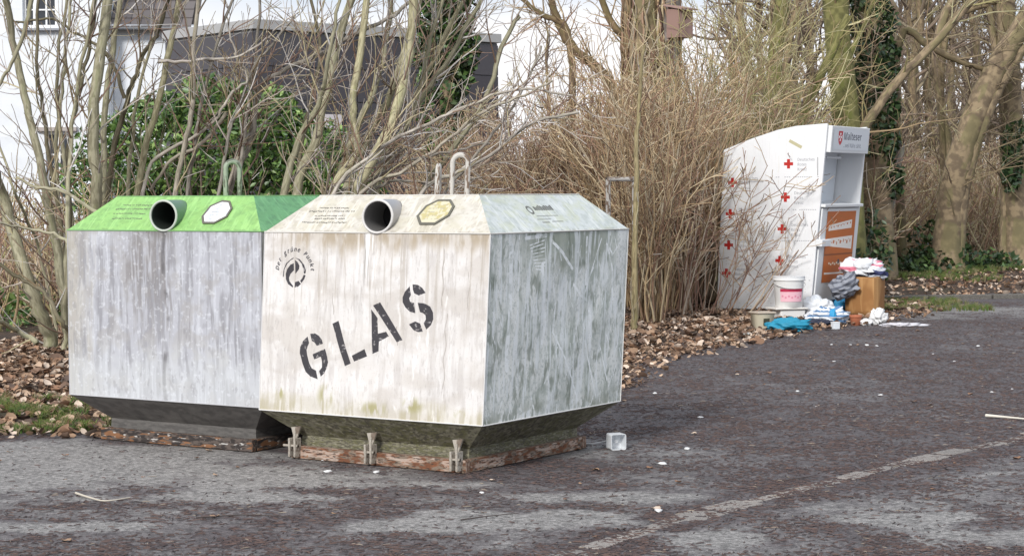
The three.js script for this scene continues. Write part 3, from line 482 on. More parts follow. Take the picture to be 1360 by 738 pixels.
  const pane = (w, h, u, y, out, m, name, parent) => { const g = new THREE.PlaneGeometry(w, h); g.rotateY(Math.PI / 2); g.rotateZ(-rake); g.translate(fx(y) + out, y, -u); return mesh(name, g, m, parent); };
  pane(DEP - 0.2, 0.27, DEP / 2, 2.18, 0.064, std([1, 1, 1], 0.4, { map: headTex }), 'header_print', head);
  mesh('flap', (() => { const g = rbox(0.02, 0.66, DEP - 0.12, 0.008); g.rotateZ(-0.1); g.translate(fx(1.62) - 0.36, 1.7, -DEP / 2); return g; })(), std([0.72, 0.75, 0.79], 0.35), root);
  mesh('flap_handle', front(0.5, 0.03, 0.04, 0.45, 1.95, -0.06), std([0.62, 0.64, 0.66], 0.4), root);
  mesh('sill', front(DEP - 0.08, 0.04, 0.09, DEP / 2, 1.335, 0.02), wm, root);
  const door = mesh('door', front(DEP - 0.12, 1.2, 0.025, DEP / 2, 0.70, 0.012), wm, root);
  const poster = canvasTex(512, 512, (g, w, h) => {
    g.fillStyle = '#c2692a'; g.fillRect(0, 0, w, h); const R = rng(8);
    for (let k = 0; k < 260; k++) { g.fillStyle = `rgba(${150 + R() * 90},${70 + R() * 60},${20 + R() * 30},0.12)`; g.fillRect(R() * w, R() * h, 10 + R() * 90, 3 + R() * 14); }
    g.fillStyle = '#efe9e2'; const strip = (x0, y0, x1, y1, t0, t1) => { g.beginPath(); g.moveTo(x0, y0); g.lineTo(x1, y1); g.lineTo(x1, y1 + t1); g.lineTo(x0, y0 + t0); g.fill(); };
    strip(40, 100, 450, 62, 40, 62); strip(30, 196, 480, 180, 52, 100); strip(30, 440, 500, 448, 14, 10); g.fillStyle = '#8c4a1c'; g.fillRect(0, 306, w, 12);
    g.fillStyle = '#c2692a'; for (let k = 0; k < 14; k++) { g.fillRect(54 + k * 28, 112 - k * 2.6, 9 + (k % 3) * 5, 5 + (k % 2) * 9); g.fillRect(48 + k * 30, 212 - k + (k % 3) * 6, 8 + (k % 4) * 5, 7 + (k % 2) * 16); }
    g.fillStyle = '#efe0c8'; for (let k = 0; k < 7; k++) g.fillRect(90 + k * 34, 368 + (k % 2) * 8, 24, 14); g.fillStyle = '#4a4a58'; g.fillRect(250, 350, 30, 30);
  });
  pane(DEP - 0.42, 0.92, DEP / 2 + 0.02, 0.80, 0.030, std([1, 1, 1], 0.5, { map: poster }), 'poster', door);
  mesh('lock_box', front(0.30, 0.085, 0.09, 0.12, 0.86, 0.05), wm, door);
  mesh('roof_seam', (() => { const q = new MB(); q.tube(prof.slice(3).map(([x, y]) => V(x, y + 0.006, -0.02)), 0.012, 5); return q.geo(); })(), std([0.62, 0.62, 0.62], 0.5), root);
}

// crumpled cloth or plastic: a squashed ball with creases
function crumple(rx, ry, rz, seed, amp = 0.35, detail = 22, fold = 3) {
  const g = new THREE.SphereGeometry(1, detail * 2, detail); const p = g.getAttribute('position');
  for (let k = 0; k < p.count; k++) {
    const x = p.getX(k), y = p.getY(k), z = p.getZ(k);
    const n = fbm(x * fold + 11 + z * 1.7, y * fold + seed * 3.1 + z * fold, 4, seed), cr = Math.abs(fbm(x * fold * 1.6 + z * 2.2 + seed, y * fold * 1.6 - z, 3, seed + 4) - 0.5) * 2;
    const s = 1 + (n - 0.5) * 2 * amp - (0.35 - cr) * amp * 0.6; p.setXYZ(k, x * s * rx, Math.max(-ry, y * s * ry), z * s * rz);
  }
  g.translate(0, ry, 0); g.computeVertexNormals(); return g;
}
const stripes = (a, b, f, seed) => tex(256, 256, (u, v) => { const t = Math.sin((v + 0.12 * fbm(u * 4, v * 4, 3, seed)) * f + u * 3); return t > 0.35 ? b : a; });
const onVerge = (px, py) => { let p = onGround(px, py, 0.05); for (let k = 0; k < 4; k++) p = onGround(px, py, Math.max(0, vergeH(p.x, p.z))); return p; };
{
  // buckets
  const bucket = (name, label, cat, pos, r0, r1, h, mat, turn) => { const root = thing(name, label, cat, pos, turn, null); const pr = [[0.001, 0], [r0, 0], [r1, h], [r1 + 0.012, h], [r1 + 0.012, h - 0.025], [r1 + 0.004, h - 0.028]].map((q) => new THREE.Vector2(...q)); const g = new THREE.LatheGeometry(pr, 32); mesh('pail', g, mat, root); return root; };
  const plastic = std([0.78, 0.78, 0.77], 0.35), p0 = onVerge(1048, 424);
  const crate = thing('plastic_tub', 'low white plastic tub under the bucket with the pink label', 'tub', p0.toArray(), 0.3);
  { const g = rbox(0.34, 0.13, 0.26, 0.02, 0, 0.065, 0); mesh('tub_body', g, plastic, crate); mesh('tub_lid', rbox(0.44, 0.022, 0.32, 0.008, -0.03, 0.142, 0), std([0.74, 0.72, 0.68], 0.5), crate); }
  const b = bucket('paint_bucket', 'white plastic bucket with pink label standing on the low tub', 'bucket', [p0.x, p0.y + 0.153, p0.z], 0.165, 0.19, 0.36, plastic, 0.2);
  const lab = new THREE.CylinderGeometry(0.186, 0.175, 0.16, 24, 1, true, -0.95, 1.7); lab.translate(0, 0.155, 0);
  mesh('bucket_label', lab, std([1, 1, 1], 0.5, { map: canvasTex(256, 96, (g, w, h) => { g.fillStyle = '#e9b9c4'; g.fillRect(0, 0, w, h); g.fillStyle = '#b42a4c'; g.fillRect(0, 0, w, 22); g.fillStyle = '#d98aa0'; for (let k = 0; k < 7; k++) g.fillRect(16 + k * 34, 48 + (k % 2) * 10, 20, 14); }) }), b);
  mesh('bucket_lid', (() => { const g = new THREE.CylinderGeometry(0.2, 0.2, 0.03, 32); g.translate(0, 0.372, 0); return g; })(), std([0.72, 0.73, 0.74], 0.3), b);
  mesh('bucket_handle', tubeGeo(Array.from({ length: 13 }, (_, k) => { const a = -0.2 + k / 12 * (Math.PI + 0.4); return V(Math.cos(a) * 0.2, 0.3 - Math.sin(a) * 0.06, 0.02 + Math.sin(a) * 0.19); }), 0.005, 5), std([0.6, 0.6, 0.6], 0.4), b);
  const p1 = onVerge(1013, 438), tub = thing('beige_tub', 'beige square tub with a dark hole, left of the turquoise cloth', 'tub', p1.toArray(), 0.35);
  mesh('tub_body', (() => { const g = new THREE.CylinderGeometry(0.15, 0.125, 0.2, 4, 1); g.rotateY(Math.PI / 4); g.translate(0, 0.1, 0); return g; })(), std([0.55, 0.50, 0.38], 0.6), tub); mesh('tub_rim', rbox(0.245, 0.02, 0.245, 0.008, 0, 0.205, 0), std([0.50, 0.42, 0.34], 0.7), tub); mesh('hole', box(0.075, 0.08, 0.012, 0.0, 0.1, 0.101), std([0.05, 0.055, 0.035], 0.9), tub);
  const lump = (name, label, cat, px, py, r, seed, mat, o = {}) => { const p = onVerge(px, py), m = mesh(name, crumple(...r, seed, o.amp, 22, o.fold), mat); m.position.copy(p); m.position.y += (o.up ?? 0) - 0.01; m.rotation.y = o.turn ?? 0; if (o.tilt) m.rotation.z = o.tilt; return tag(m, label, cat, o.group); };
  lump('turquoise_cloth', 'turquoise crumpled cloth in front of the white bucket', 'cloth', 1047, 441, [0.27, 0.085, 0.17], 31, std([0.02, 0.27, 0.42], 0.6), { amp: 0.5, fold: 4 });
  lump('white_bag', 'stuffed white bag with red stripe, right of the white bucket', 'bag', 1082, 420, [0.24, 0.13, 0.19], 33, std([1, 1, 1], 0.5, { map: tex(128, 128, (u, v) => Math.abs(v - 0.62) < 0.025 && u < 0.8 && u > 0.6 ? [190, 40, 50] : [226, 229, 233]) }), { amp: 0.4 });
  lump('striped_garment', 'blue and white striped garment heaped on the ground before the clothes bank', 'clothing', 1100, 430, [0.27, 0.11, 0.2], 35, std([1, 1, 1], 0.7, { map: stripes([226, 230, 236], [92, 128, 168], 34, 5) }), { amp: 0.55, fold: 4 });
  lump('dark_garment', 'dark navy garment squashed under the striped one', 'clothing', 1083, 433, [0.2, 0.05, 0.13], 37, std([0.03, 0.035, 0.06], 0.8), { amp: 0.5 });
  lump('blue_garment', 'bright blue garment rolled up beside the brown carton', 'clothing', 1121, 417, [0.17, 0.075, 0.1], 39, std([0.03, 0.30, 0.58], 0.6), { amp: 0.4, up: 0.06 });
  lump('blue_strap', 'narrow bright blue sleeve hanging down over the striped garment', 'clothing', 1107, 431, [0.045, 0.1, 0.05], 40, std([0.03, 0.32, 0.60], 0.6), { amp: 0.3 });
  const cup = thing('white_carton', 'small white carton standing before the striped garment', 'carton', onVerge(1110, 437).toArray(), 0.4); mesh('carton_body', rbox(0.085, 0.075, 0.07, 0.006, 0, 0.037, 0), std([0.72, 0.76, 0.80], 0.5), cup); mesh('carton_lid', rbox(0.09, 0.012, 0.075, 0.004, 0, 0.079, 0), std([0.78, 0.8, 0.82], 0.5), cup);
  // brown carton with clothes on top
  const p2 = onVerge(1149, 420), ct = thing('brown_carton', 'tall brown cardboard drum overflowing with clothes at the clothes bank', 'carton', p2.toArray(), 0.25);
  const cardMap = tex(256, 256, (u, v) => { const a = fbm(u * 7, v * 6, 4, 511), b = fbm(u * 30, v * 4, 3, 515); let c = mix3([176, 132, 84], [150, 106, 62], sstep(0.4, 0.65, a)); c = mix3(c, [198, 156, 106], sstep(0.6, 0.75, b) * 0.5); return c; });
  { const pr = [[0.001, 0], [0.235, 0], [0.245, 0.1], [0.255, 0.5], [0.25, 0.52], [0.24, 0.5], [0.23, 0.05]].map((q) => new THREE.Vector2(...q)); const g = new THREE.LatheGeometry(pr, 20); const p = g.getAttribute('position'); for (let k = 0; k < p.count; k++) { const a = Math.atan2(p.getZ(k), p.getX(k)), n = 1 + 0.10 * Math.cos(4 * a) + (fbm(a * 2 + 9, p.getY(k) * 4, 2, 3) - 0.5) * 0.06; p.setX(k, p.getX(k) * n); p.setZ(k, p.getZ(k) * n); } g.computeVertexNormals(); mesh('carton_wall', g, std([1, 1, 1], 0.85, { map: cardMap }), ct); mesh('bottom', new THREE.CircleGeometry(0.22, 20).rotateX(-Math.PI / 2).translate(0, 0.03, 0), std([0.25, 0.16, 0.08], 0.9), ct); }
  const atop = (name, label, cat, dx, dy, dz, r, seed, mat, o = {}) => { const m = mesh(name, crumple(...r, seed, o.amp ?? 0.45, 22, o.fold ?? 3)); m.material = mat; m.position.set(p2.x + dx, p2.y + dy, p2.z + dz); m.rotation.z = o.tilt ?? 0; return tag(m, label, cat); };
  atop('grey_shirt', 'grey striped shirt hanging over the rim of the brown carton', 'clothing', -0.2, 0.27, 0.16, [0.21, 0.15, 0.17], 41, std([1, 1, 1], 0.8, { map: stripes([150, 154, 164], [96, 100, 112], 40, 8) }), { tilt: 0.5, fold: 4 });
  atop('white_shirt', 'white crumpled shirt with pink print lying on top of the brown carton', 'clothing', -0.05, 0.5, 0.02, [0.25, 0.13, 0.2], 43, std([1, 1, 1], 0.7, { map: tex(128, 128, (u, v) => { const a = fbm(u * 8, v * 8, 3, 5); return a > 0.66 ? [214, 120, 140] : [226, 228, 232]; }) }), { amp: 0.5 });
  atop('navy_shirt', 'small grey and navy garment at the right of the carton rim', 'clothing', 0.13, 0.47, 0.08, [0.14, 0.09, 0.13], 45, std([1, 1, 1], 0.8, { map: stripes([190, 194, 202], [50, 56, 96], 12, 12) }));
  const pot = thing('clay_pot', 'broken terracotta pot at the foot of the brown carton', 'pot', onVerge(1137, 432).toArray(), 0); mesh('pot_wall', new THREE.LatheGeometry([[0.001, 0], [0.055, 0], [0.07, 0.1], [0.078, 0.1], [0.078, 0.125], [0.062, 0.125], [0.05, 0.02]].map((q) => new THREE.Vector2(...q)), 18), std([0.42, 0.14, 0.07], 0.8), pot); mesh('pot_soil', new THREE.CircleGeometry(0.06, 16).rotateX(-Math.PI / 2).translate(0, 0.1, 0), std([0.06, 0.04, 0.03], 0.9), pot);
  const paper = std([0.74, 0.74, 0.74], 0.7);
  lump('paper_ball', 'large crumpled white paper standing right of the terracotta pot', 'paper', 1166, 431, [0.11, 0.1, 0.09], 47, paper, { amp: 0.6, fold: 4 });
  lump('paper_ball', 'small crumpled white paper between the pot and the larger paper', 'paper', 1150, 432, [0.08, 0.045, 0.07], 49, paper, { amp: 0.5, fold: 4 });
  lump('plastic_film', 'flattened white plastic film lying farthest right of the heap', 'plastic film', 1197, 433, [0.25, 0.025, 0.13], 51, std([0.70, 0.68, 0.72], 0.4), { amp: 0.6, fold: 5 });
  lump('plastic_film', 'white plastic scraps lying in the leaves left of the turquoise cloth', 'plastic film', 985, 445, [0.17, 0.02, 0.1], 53, std([0.66, 0.72, 0.70], 0.4), { amp: 0.6, fold: 5 });
  lump('plastic_sheet', 'white plastic sheet caught in the thicket left of the clothes bank', 'plastic sheet', 925, 398, [0.24, 0.34, 0.1], 55, std([0.78, 0.79, 0.80], 0.5), { amp: 0.5, tilt: -0.6, up: 0.6 });
  // scraps of paper strewn on the asphalt
  const R = rng(99), sc = [[1108, 480], [870, 523], [1085, 540], [930, 555], [1318, 521], [1345, 517], [1170, 525], [913, 597], [875, 680], [880, 617], [1165, 460], [1130, 458], [1152, 459], [1105, 458], [435, 627], [500, 628], [512, 600], [430, 612], [830, 432], [1268, 480], [1300, 460], [1240, 470], [640, 655], [540, 668], [1060, 520]];
  for (const [x, y] of sc) { const p = onVerge(x, y), s = 0.012 + R() * 0.02, m = mesh('paper_scrap', crumple(s, s * 0.3, s * 0.7, Math.floor(R() * 90), 0.6, 6, 3), paper); m.position.copy(p); m.position.y -= 0.002; m.rotation.y = R() * 6; tag(m, 'small scrap of white paper lying on the asphalt', 'paper scrap', 'paper scraps strewn over the asphalt'); }
  // plastic cup and its cord at the foot of the white container
  const pc = onGround(819, 597), cupG = thing('plastic_cup', 'square clear plastic cup on a white cord lying beside the white container', 'cup', pc.toArray(), 0.3);
  const pl = new THREE.MeshPhysicalMaterial({ color: lin(0.88, 0.9, 0.92), roughness: 0.3, transmission: 0.3, thickness: 0, side: THREE.DoubleSide });
  const wall = new THREE.ExtrudeGeometry((() => { const s = new THREE.Shape(), r = (q, a, k) => { q.moveTo(-a + k, -a); q.lineTo(a - k, -a); q.quadraticCurveTo(a, -a, a, -a + k); q.lineTo(a, a - k); q.quadraticCurveTo(a, a, a - k, a); q.lineTo(-a + k, a); q.quadraticCurveTo(-a, a, -a, a - k); q.lineTo(-a, -a + k); q.quadraticCurveTo(-a, -a, -a + k, -a); return q; }; r(s, 0.05, 0.014); s.holes.push(r(new THREE.Path(), 0.046, 0.012)); return s; })(), { depth: 0.09, bevelEnabled: false }); wall.translate(0, 0.052, -0.05);
  mesh('cup_wall', wall, pl, cupG); mesh('cup_base', rbox(0.094, 0.094, 0.004, 0.0015, 0, 0.052, -0.048), pl, cupG); mesh('pale_dot', new THREE.CylinderGeometry(0.012, 0.014, 0.02, 16).rotateX(Math.PI / 2).translate(0.008, 0.05, -0.035), std([0.78, 0.79, 0.8], 0.3), cupG);  // last part: a small pale cylinder set inside the cup
  const cord = tubeGeo(new THREE.CatmullRomCurve3([onGround(770, 588), onGround(785, 589, 0.02), onGround(800, 587, 0.03), V(pc.x - 0.045, 0.06, pc.z - 0.01)]).getPoints(24), 0.0045, 6); { const m = mesh('cord', cord, std([0.75, 0.75, 0.76], 0.5), cupG); cupG.updateMatrixWorld(true); m.geometry.applyMatrix4(cupG.matrixWorld.clone().invert()); }
  // sticks on the asphalt
  const stick = (pts, r, col, label) => { const R2 = rng(pts[0][0]); const P = pts.map(([x, y]) => { const p = onGround(x, y); p.y = r + 0.002 + R2() * 0.006; return p; }); const m = new MB(); m.tube(new THREE.CatmullRomCurve3(P).getPoints(14), Array.from({ length: 15 }, (_, k) => r * (1 - k / 22)), 5); tag(mesh('fallen_stick', m.geo(), std(col, 0.85)), label, 'stick', 'sticks lying on the asphalt'); };
  stick([[100, 657], [118, 663], [140, 668], [172, 664]], 0.007, [0.55, 0.50, 0.42], 'pale forked stick lying on the asphalt in front of the green-roofed container');
  stick([[1310, 555], [1335, 557], [1375, 561]], 0.012, [0.70, 0.66, 0.58], 'pale straight stick on the dark asphalt at the right edge');
  stick([[612, 692], [650, 688], [690, 683]], 0.004, [0.07, 0.055, 0.05], 'long thin dark stick on the pale asphalt at the bottom');
  stick([[1040, 640], [1085, 633]], 0.004, [0.07, 0.05, 0.045], 'thin dark stick lying along the channel stones');
  stick([[260, 690], [330, 686], [390, 689]], 0.004, [0.07, 0.055, 0.05], 'thin dark stick near the bottom, left of the middle');
  stick([[100, 537], [108, 552], [125, 558], [142, 556]], 0.012, [0.16, 0.12, 0.09], 'crooked dark branch lying against the green-roofed container base');
  stick([[60, 556], [80, 545], [104, 532]], 0.009, [0.40, 0.33, 0.26], 'pale branch lying in the grass left of the containers');
  // low white barrier pipe behind the containers
  const q0 = at(808, 300, 22.2), q1 = at(843, 300, 22.4), top = at(808, 238, 22.2).y, br = thing('pipe_barrier', 'white painted pipe barrier half hidden in the thicket behind the containers', 'barrier', [q0.x, 0, q0.z], 0);
  const e = V(q1.x - q0.x, 0, q1.z - q0.z), bm = M.loopWhite; mesh('post', tubeGeo([V(0, 0, 0), V(0, top, 0)], 0.028, 10), bm, br); mesh('post', tubeGeo([V(e.x, 0, e.z), V(e.x, top, e.z)], 0.028, 10), bm, br); mesh('top_rail', tubeGeo([V(-0.02, top, 0), V(e.x + 0.02, top, e.z)], 0.026, 10), bm, br);
}
// ---------------------------------------------------------------- buildings behind
M.render = std([1, 1, 1], 0.9, { map: tex(512, 512, (u, v) => { const a = fbm(u * 20, v * 20, 4, 601), b = fbm(u * 4, v * 6, 3, 605); const c = 232 + (a - 0.5) * 10 - sstep(0.5, 0.75, b) * 6; return [c - 4, c, c + 5]; }) });
M.frame = std([0.78, 0.79, 0.80], 0.5); M.glass = std([0.035, 0.04, 0.05], 0.08); M.zinc = std([0.42, 0.44, 0.47], 0.45, { metalness: 0.4 });
{
  const D = 46, k = D / F, X = (px) => (px - 680) * k, Y = (py) => CAM_H + (257 - py) * k;
  const h = thing('white_house', 'white rendered house with a small paned window behind the bare shrubs', 'house', [0, 0, -D]);
  const wallWith = (x0, x1, y1, z, holes, t) => { const s = new THREE.Shape([[x0, 0], [x1, 0], [x1, y1], [x0, y1]].map((q) => new THREE.Vector2(...q))); for (const [a, b, c, d] of holes) s.holes.push(new THREE.Path([[a, c], [b, c], [b, d], [a, d]].map((q) => new THREE.Vector2(...q)))); const g = new THREE.ExtrudeGeometry(s, { depth: t, bevelEnabled: false }); g.translate(0, 0, z - t); const u = g.getAttribute('uv'); for (let q = 0; q < u.count; q++) u.setXY(q, u.getX(q) / 3, u.getY(q) / 3); return g; };
  const w1 = [X(34), X(79), Y(34), Y(34) + 1.25], w2 = [X(62), X(93), Y(262), Y(172)];
  mesh('front_wall', wallWith(X(-160), X(146), 9.2, 0, [w1, w2], 0.35), M.render, h);
  mesh('gable_wall', box(0.35, 9.2, 7, X(146) - 0.17, 4.6, -3.86), M.render, h);
  mesh('back_wall', box(X(146) - X(-160) - 0.4, 8.4, 0.3, (X(146) + X(-160)) / 2 - 0.2, 4.2, -7.6), M.render, h);
  const win = ([a, b, c, d], cols, rows) => { const fr = mesh('window', mergeGeometries([box(b - a, 0.06, 0.07, (a + b) / 2, c + 0.03, -0.14), box(b - a, 0.06, 0.07, (a + b) / 2, d - 0.03, -0.14), box(0.06, d - c - 0.125, 0.07, a + 0.03, (c + d) / 2, -0.14), box(0.06, d - c - 0.125, 0.07, b - 0.03, (c + d) / 2, -0.14)]), M.frame, h);
    for (let i = 1; i < cols; i++) mesh('glazing_bar', box(i === 2 && cols === 3 ? 0.04 : 0.09, d - c - 0.125, 0.055, a + (b - a) * i / cols, (c + d) / 2, -0.14), M.frame, fr);
    for (let j = 1; j < rows; j++) mesh('glazing_bar', box(b - a - 0.125, 0.035, 0.05, (a + b) / 2, c + (d - c) * j / rows, -0.137), M.frame, fr);
    for (let i = 0; i < cols; i++) for (let j = 0; j < rows; j++) mesh('pane', box((b - a) / cols - 0.012, (d - c) / rows - 0.012, 0.012, a + (b - a) * (i + 0.5) / cols, c + (d - c) * (j + 0.5) / rows, -0.15), M.glass, fr);
    mesh('window_sill', rbox(b - a + 0.32, 0.055, 0.22, 0.01, (a + b) / 2 + 0.06, c - 0.06, 0.06), std([0.32, 0.33, 0.36], 0.7), fr); return fr; };
  win(w1, 3, 3); const lw = win(w2, 2, 3); mesh('lintel', rbox(w2[1] - w2[0] + 0.4, 0.1, 0.14, 0.01, (w2[0] + w2[1]) / 2, w2[3] + 0.06, 0.05), std([0.42, 0.38, 0.36], 0.8), lw);
  // lower wing with its tiled roof
  const w = thing('house_wing', 'white wing with dark tiled eave between the house and the dark building', 'house', [0, 0, -D - 0.6]);
  mesh('wing_wall', wallWith(X(147), X(250), Y(36), 0, [], 0.3), M.render, w); mesh('cornice', rbox(X(236) - X(147), 0.22, 0.1, 0.02, (X(147) + X(236)) / 2, Y(36) + 0.02, 0.055), std([0.50, 0.48, 0.45], 0.9), w);
  const roof = mesh('roof', (() => { const g = box(X(262) - X(147), 0.06, 3.6); g.rotateX(0.75); g.translate((X(147) + X(262)) / 2, Y(30) + 1.18, -1.0); return g; })(), std([0.10, 0.085, 0.08], 0.8), w);
  const tiles = [0, 1, 2].map((q) => std([0.10 + q * 0.025, 0.09 + q * 0.022, 0.092 + q * 0.02], 0.75)), tg = rbox(0.235, 0.035, 0.36, 0.012), R = rng(6), n = Math.floor((X(262) - X(147)) / 0.24);
  for (let j = 0; j < 9; j++) for (let i = 0; i < n; i++) { const m = mesh('roof_tile', tg, tiles[Math.floor(R() * 3)], roof), s = j * 0.33; m.position.set(X(147) + 0.13 + i * 0.24, Y(30) + 0.05 + s * Math.sin(0.75), 0.34 - s * Math.cos(0.75)); m.rotation.x = 0.75 - 0.08; }
  mesh('rain_gutter', tubeGeo([V(X(147), Y(33), 0.42), V(X(262), Y(34), 0.42)], 0.06, 8), M.zinc, roof);
  mesh('downpipe', tubeGeo([V(X(229), Y(34), 0.4), V(X(229), Y(38), 0.12), V(X(229), 0.1, 0.12)], 0.05, 10), M.zinc, w);
}
{
  const C = at(338, 257, 40), H = 5.17, b = thing('dark_clad_building', 'flat roofed building clad in dark grey panels with a pale parapet', 'building', [C.x, 0, C.z]);
  const dirs = [[0.775, -0.632, 6.4], [-0.632, -0.775, 3.6]];
  const pm = [0, 1, 2].map((q) => std([0.062 + q * 0.006, 0.058 + q * 0.006, 0.068 + q * 0.006], 0.6));
  const rowH = 0.69, pw = [1.28, 1.2], R = rng(2);
  dirs.forEach(([dx, dz, L], f) => {
    const ang = Math.atan2(-dz, dx), nrm = f ? [-0.775, 0.632] : [0.632, 0.775];
    const n = Math.round(L / pw[f]);
    const core = mesh('core_wall', box(L, H - 0.2, 0.2), std([0.24, 0.24, 0.25], 0.6), b); core.position.set(dx * L / 2 - nrm[0] * 0.13, (H - 0.2) / 2, dz * L / 2 - nrm[1] * 0.13); core.rotation.y = ang;
    const geo = rbox(L / n - 0.022, rowH - 0.022, 0.03, 0.004);
    for (let j = 0; j < 7; j++) for (let i = 0; i < n; i++) { const m = mesh('cladding_panel', geo, pm[Math.floor(R() * 3)], b), t = (i + 0.5) / n * L; m.position.set(dx * t + nrm[0] * 0.002, H - 0.24 - (j + 0.5) * rowH, dz * t + nrm[1] * 0.002); m.rotation.y = ang; }
    const par = mesh('parapet', rbox(L + 0.1, 0.2, 0.3, 0.01), std([0.40, 0.40, 0.40], 0.6), b); par.position.set(dx * (L / 2) - nrm[0] * (0.08 + f * 0.004), H - 0.09 - f * 0.003, dz * (L / 2) - nrm[1] * 0.08); par.rotation.y = ang;
  });
  const sg = mesh('wall_sign', rbox(0.42, 0.30, 0.03, 0.006), std([0.66, 0.62, 0.64], 0.5), b); sg.position.set(0.775 * 1.9 + 0.632 * 0.06, CAM_H + (257 - 160) * 41 / F, -0.632 * 1.9 + 0.775 * 0.06); sg.rotation.y = Math.atan2(0.632, 0.775);
  const rf = mesh('flat_roof', box(6.2, 0.1, 3.4), std([0.2, 0.2, 0.2], 0.9), b); rf.position.set(0.775 * 3.1 - 0.632 * 1.75, H - 0.2, -0.632 * 3.1 - 0.775 * 1.75); rf.rotation.y = Math.atan2(0.632, 0.775);
}
// ---------------------------------------------------------------- plants
const barkMap = (seed, lo, hi, spot) => tex(128, 512, (u, v) => { const a = fbm(u * 8, v * 22, 4, seed), b = fbm(u * 5, v * 7, 3, seed + 3); let c = mix3(lo, hi, sstep(0.3, 0.7, a)); return mix3(c, spot, sstep(0.52, 0.68, b) * 0.6); });
const bark = (map, rough = 0.9) => new THREE.MeshStandardMaterial({ map, vertexColors: true, roughness: rough, side: THREE.DoubleSide });
M.barkOlive = bark(barkMap(701, [132, 127, 104], [168, 163, 138], [138, 139, 104])); M.barkGrey = bark(barkMap(711, [128, 121, 112], [168, 161, 152], [134, 131, 112])); M.barkMoss = bark(barkMap(721, [104, 102, 62], [136, 132, 84], [108, 116, 54])); M.barkBrown = bark(barkMap(731, [118, 103, 84], [160, 142, 114], [126, 120, 84]));
M.twig = new THREE.MeshStandardMaterial({ vertexColors: true, roughness: 0.9, side: THREE.DoubleSide });
M.leaf = new THREE.MeshStandardMaterial({ vertexColors: true, roughness: 0.42, side: THREE.DoubleSide });
const UP = V(0, 1, 0);
const rdir = (R) => { const z = R() * 2 - 1, a = R() * 6.283, s = Math.sqrt(1 - z * z); return V(s * Math.cos(a), z, s * Math.sin(a)); };
// one branch with its side branches; o: { n levels, dens, ratio, wob, up, col, spread }
function grow(mb, p, dir, len, r, o, lvl, R) {
  const seg = Math.max(0.07, len / (lvl === 0 ? 12 : 7)), n = Math.max(3, Math.round(len / seg)), pts = [p.clone()], rad = [r], d = dir.clone().normalize(), q = p.clone(), ds = [d.clone()];
  for (let k = 1; k <= n; k++) { d.addScaledVector(rdir(R), o.wob).addScaledVector(UP, o.up).normalize(); q.addScaledVector(d, len / n); if (q.y < 0.05) { q.y = 0.05; d.y = Math.abs(d.y); } pts.push(q.clone()); ds.push(d.clone()); rad.push(Math.max(o.rmin ?? 0.0022, r * (1 - 0.78 * k / n))); }
  const b = 0.75 + R() * 0.5, c = o.col[Math.floor(R() * o.col.length)]; mb.tube(pts, rad, r > 0.02 ? 5 : 3, 1, [c[0] * b, c[1] * b, c[2] * b]);
  if (lvl < o.n) sprout(mb, pts, rad, len, o, lvl, R, ds);
}
function sprout(mb, pts, rad, len, o, lvl, R, ds) {
  const N = pts.length - 1, cnt = Math.round(len * o.dens[lvl] * (0.7 + R() * 0.6));
  for (let k = 0; k < cnt; k++) {
    const t = (o.from ?? 0.15) + (1 - (o.from ?? 0.15)) * R(), f = t * N, i = Math.min(N - 1, Math.floor(f)), p = pts[i].clone().lerp(pts[i + 1], f - i), d = ds ? ds[i] : V(0, 0, 0).subVectors(pts[i + 1], pts[i]).normalize();
    const s = rdir(R); s.addScaledVector(d, -s.dot(d)).normalize(); const a = (o.spread ?? 0.75) * (0.5 + R() * 0.8), cd = d.clone().multiplyScalar(Math.cos(a)).addScaledVector(s, Math.sin(a));
    grow(mb, p, cd, Math.max(0.12, len * o.ratio[lvl] * (0.4 + R() * 0.9) * (1.15 - t * 0.6)), Math.max(o.rmin ?? 0.0022, Math.min(rad[i] * 0.6, o.rmax ?? 1)), o, lvl + 1, R);
  }
}
// a traced stem: [distance, width in pixels at the foot and at the top, points in the photograph from top to foot]; reaches the ground at its foot
function stemPts(d0, trace, R, drift = 0.5, foot = true) {
  const P = trace.map(([x, y], k) => at(x, y, d0 + (vn(k * 0.7 + x * 0.01, d0 * 7, 3) - 0.5) * drift)).reverse();
  if (foot) { const f = P[0], b = f.clone(); b.y = Math.max(0, vergeH(b.x, b.z)) - 0.05; if (f.y > b.y + 0.03) P.unshift(b); else f.y = b.y; }
  const n = Math.max(10, P.length * 4), C = new THREE.CatmullRomCurve3(P, false, 'centripetal').getPoints(n);
  for (let k = 1; k < C.length; k++) { const j = rdir(R); C[k].addScaledVector(j, 0.012); } return C;
}
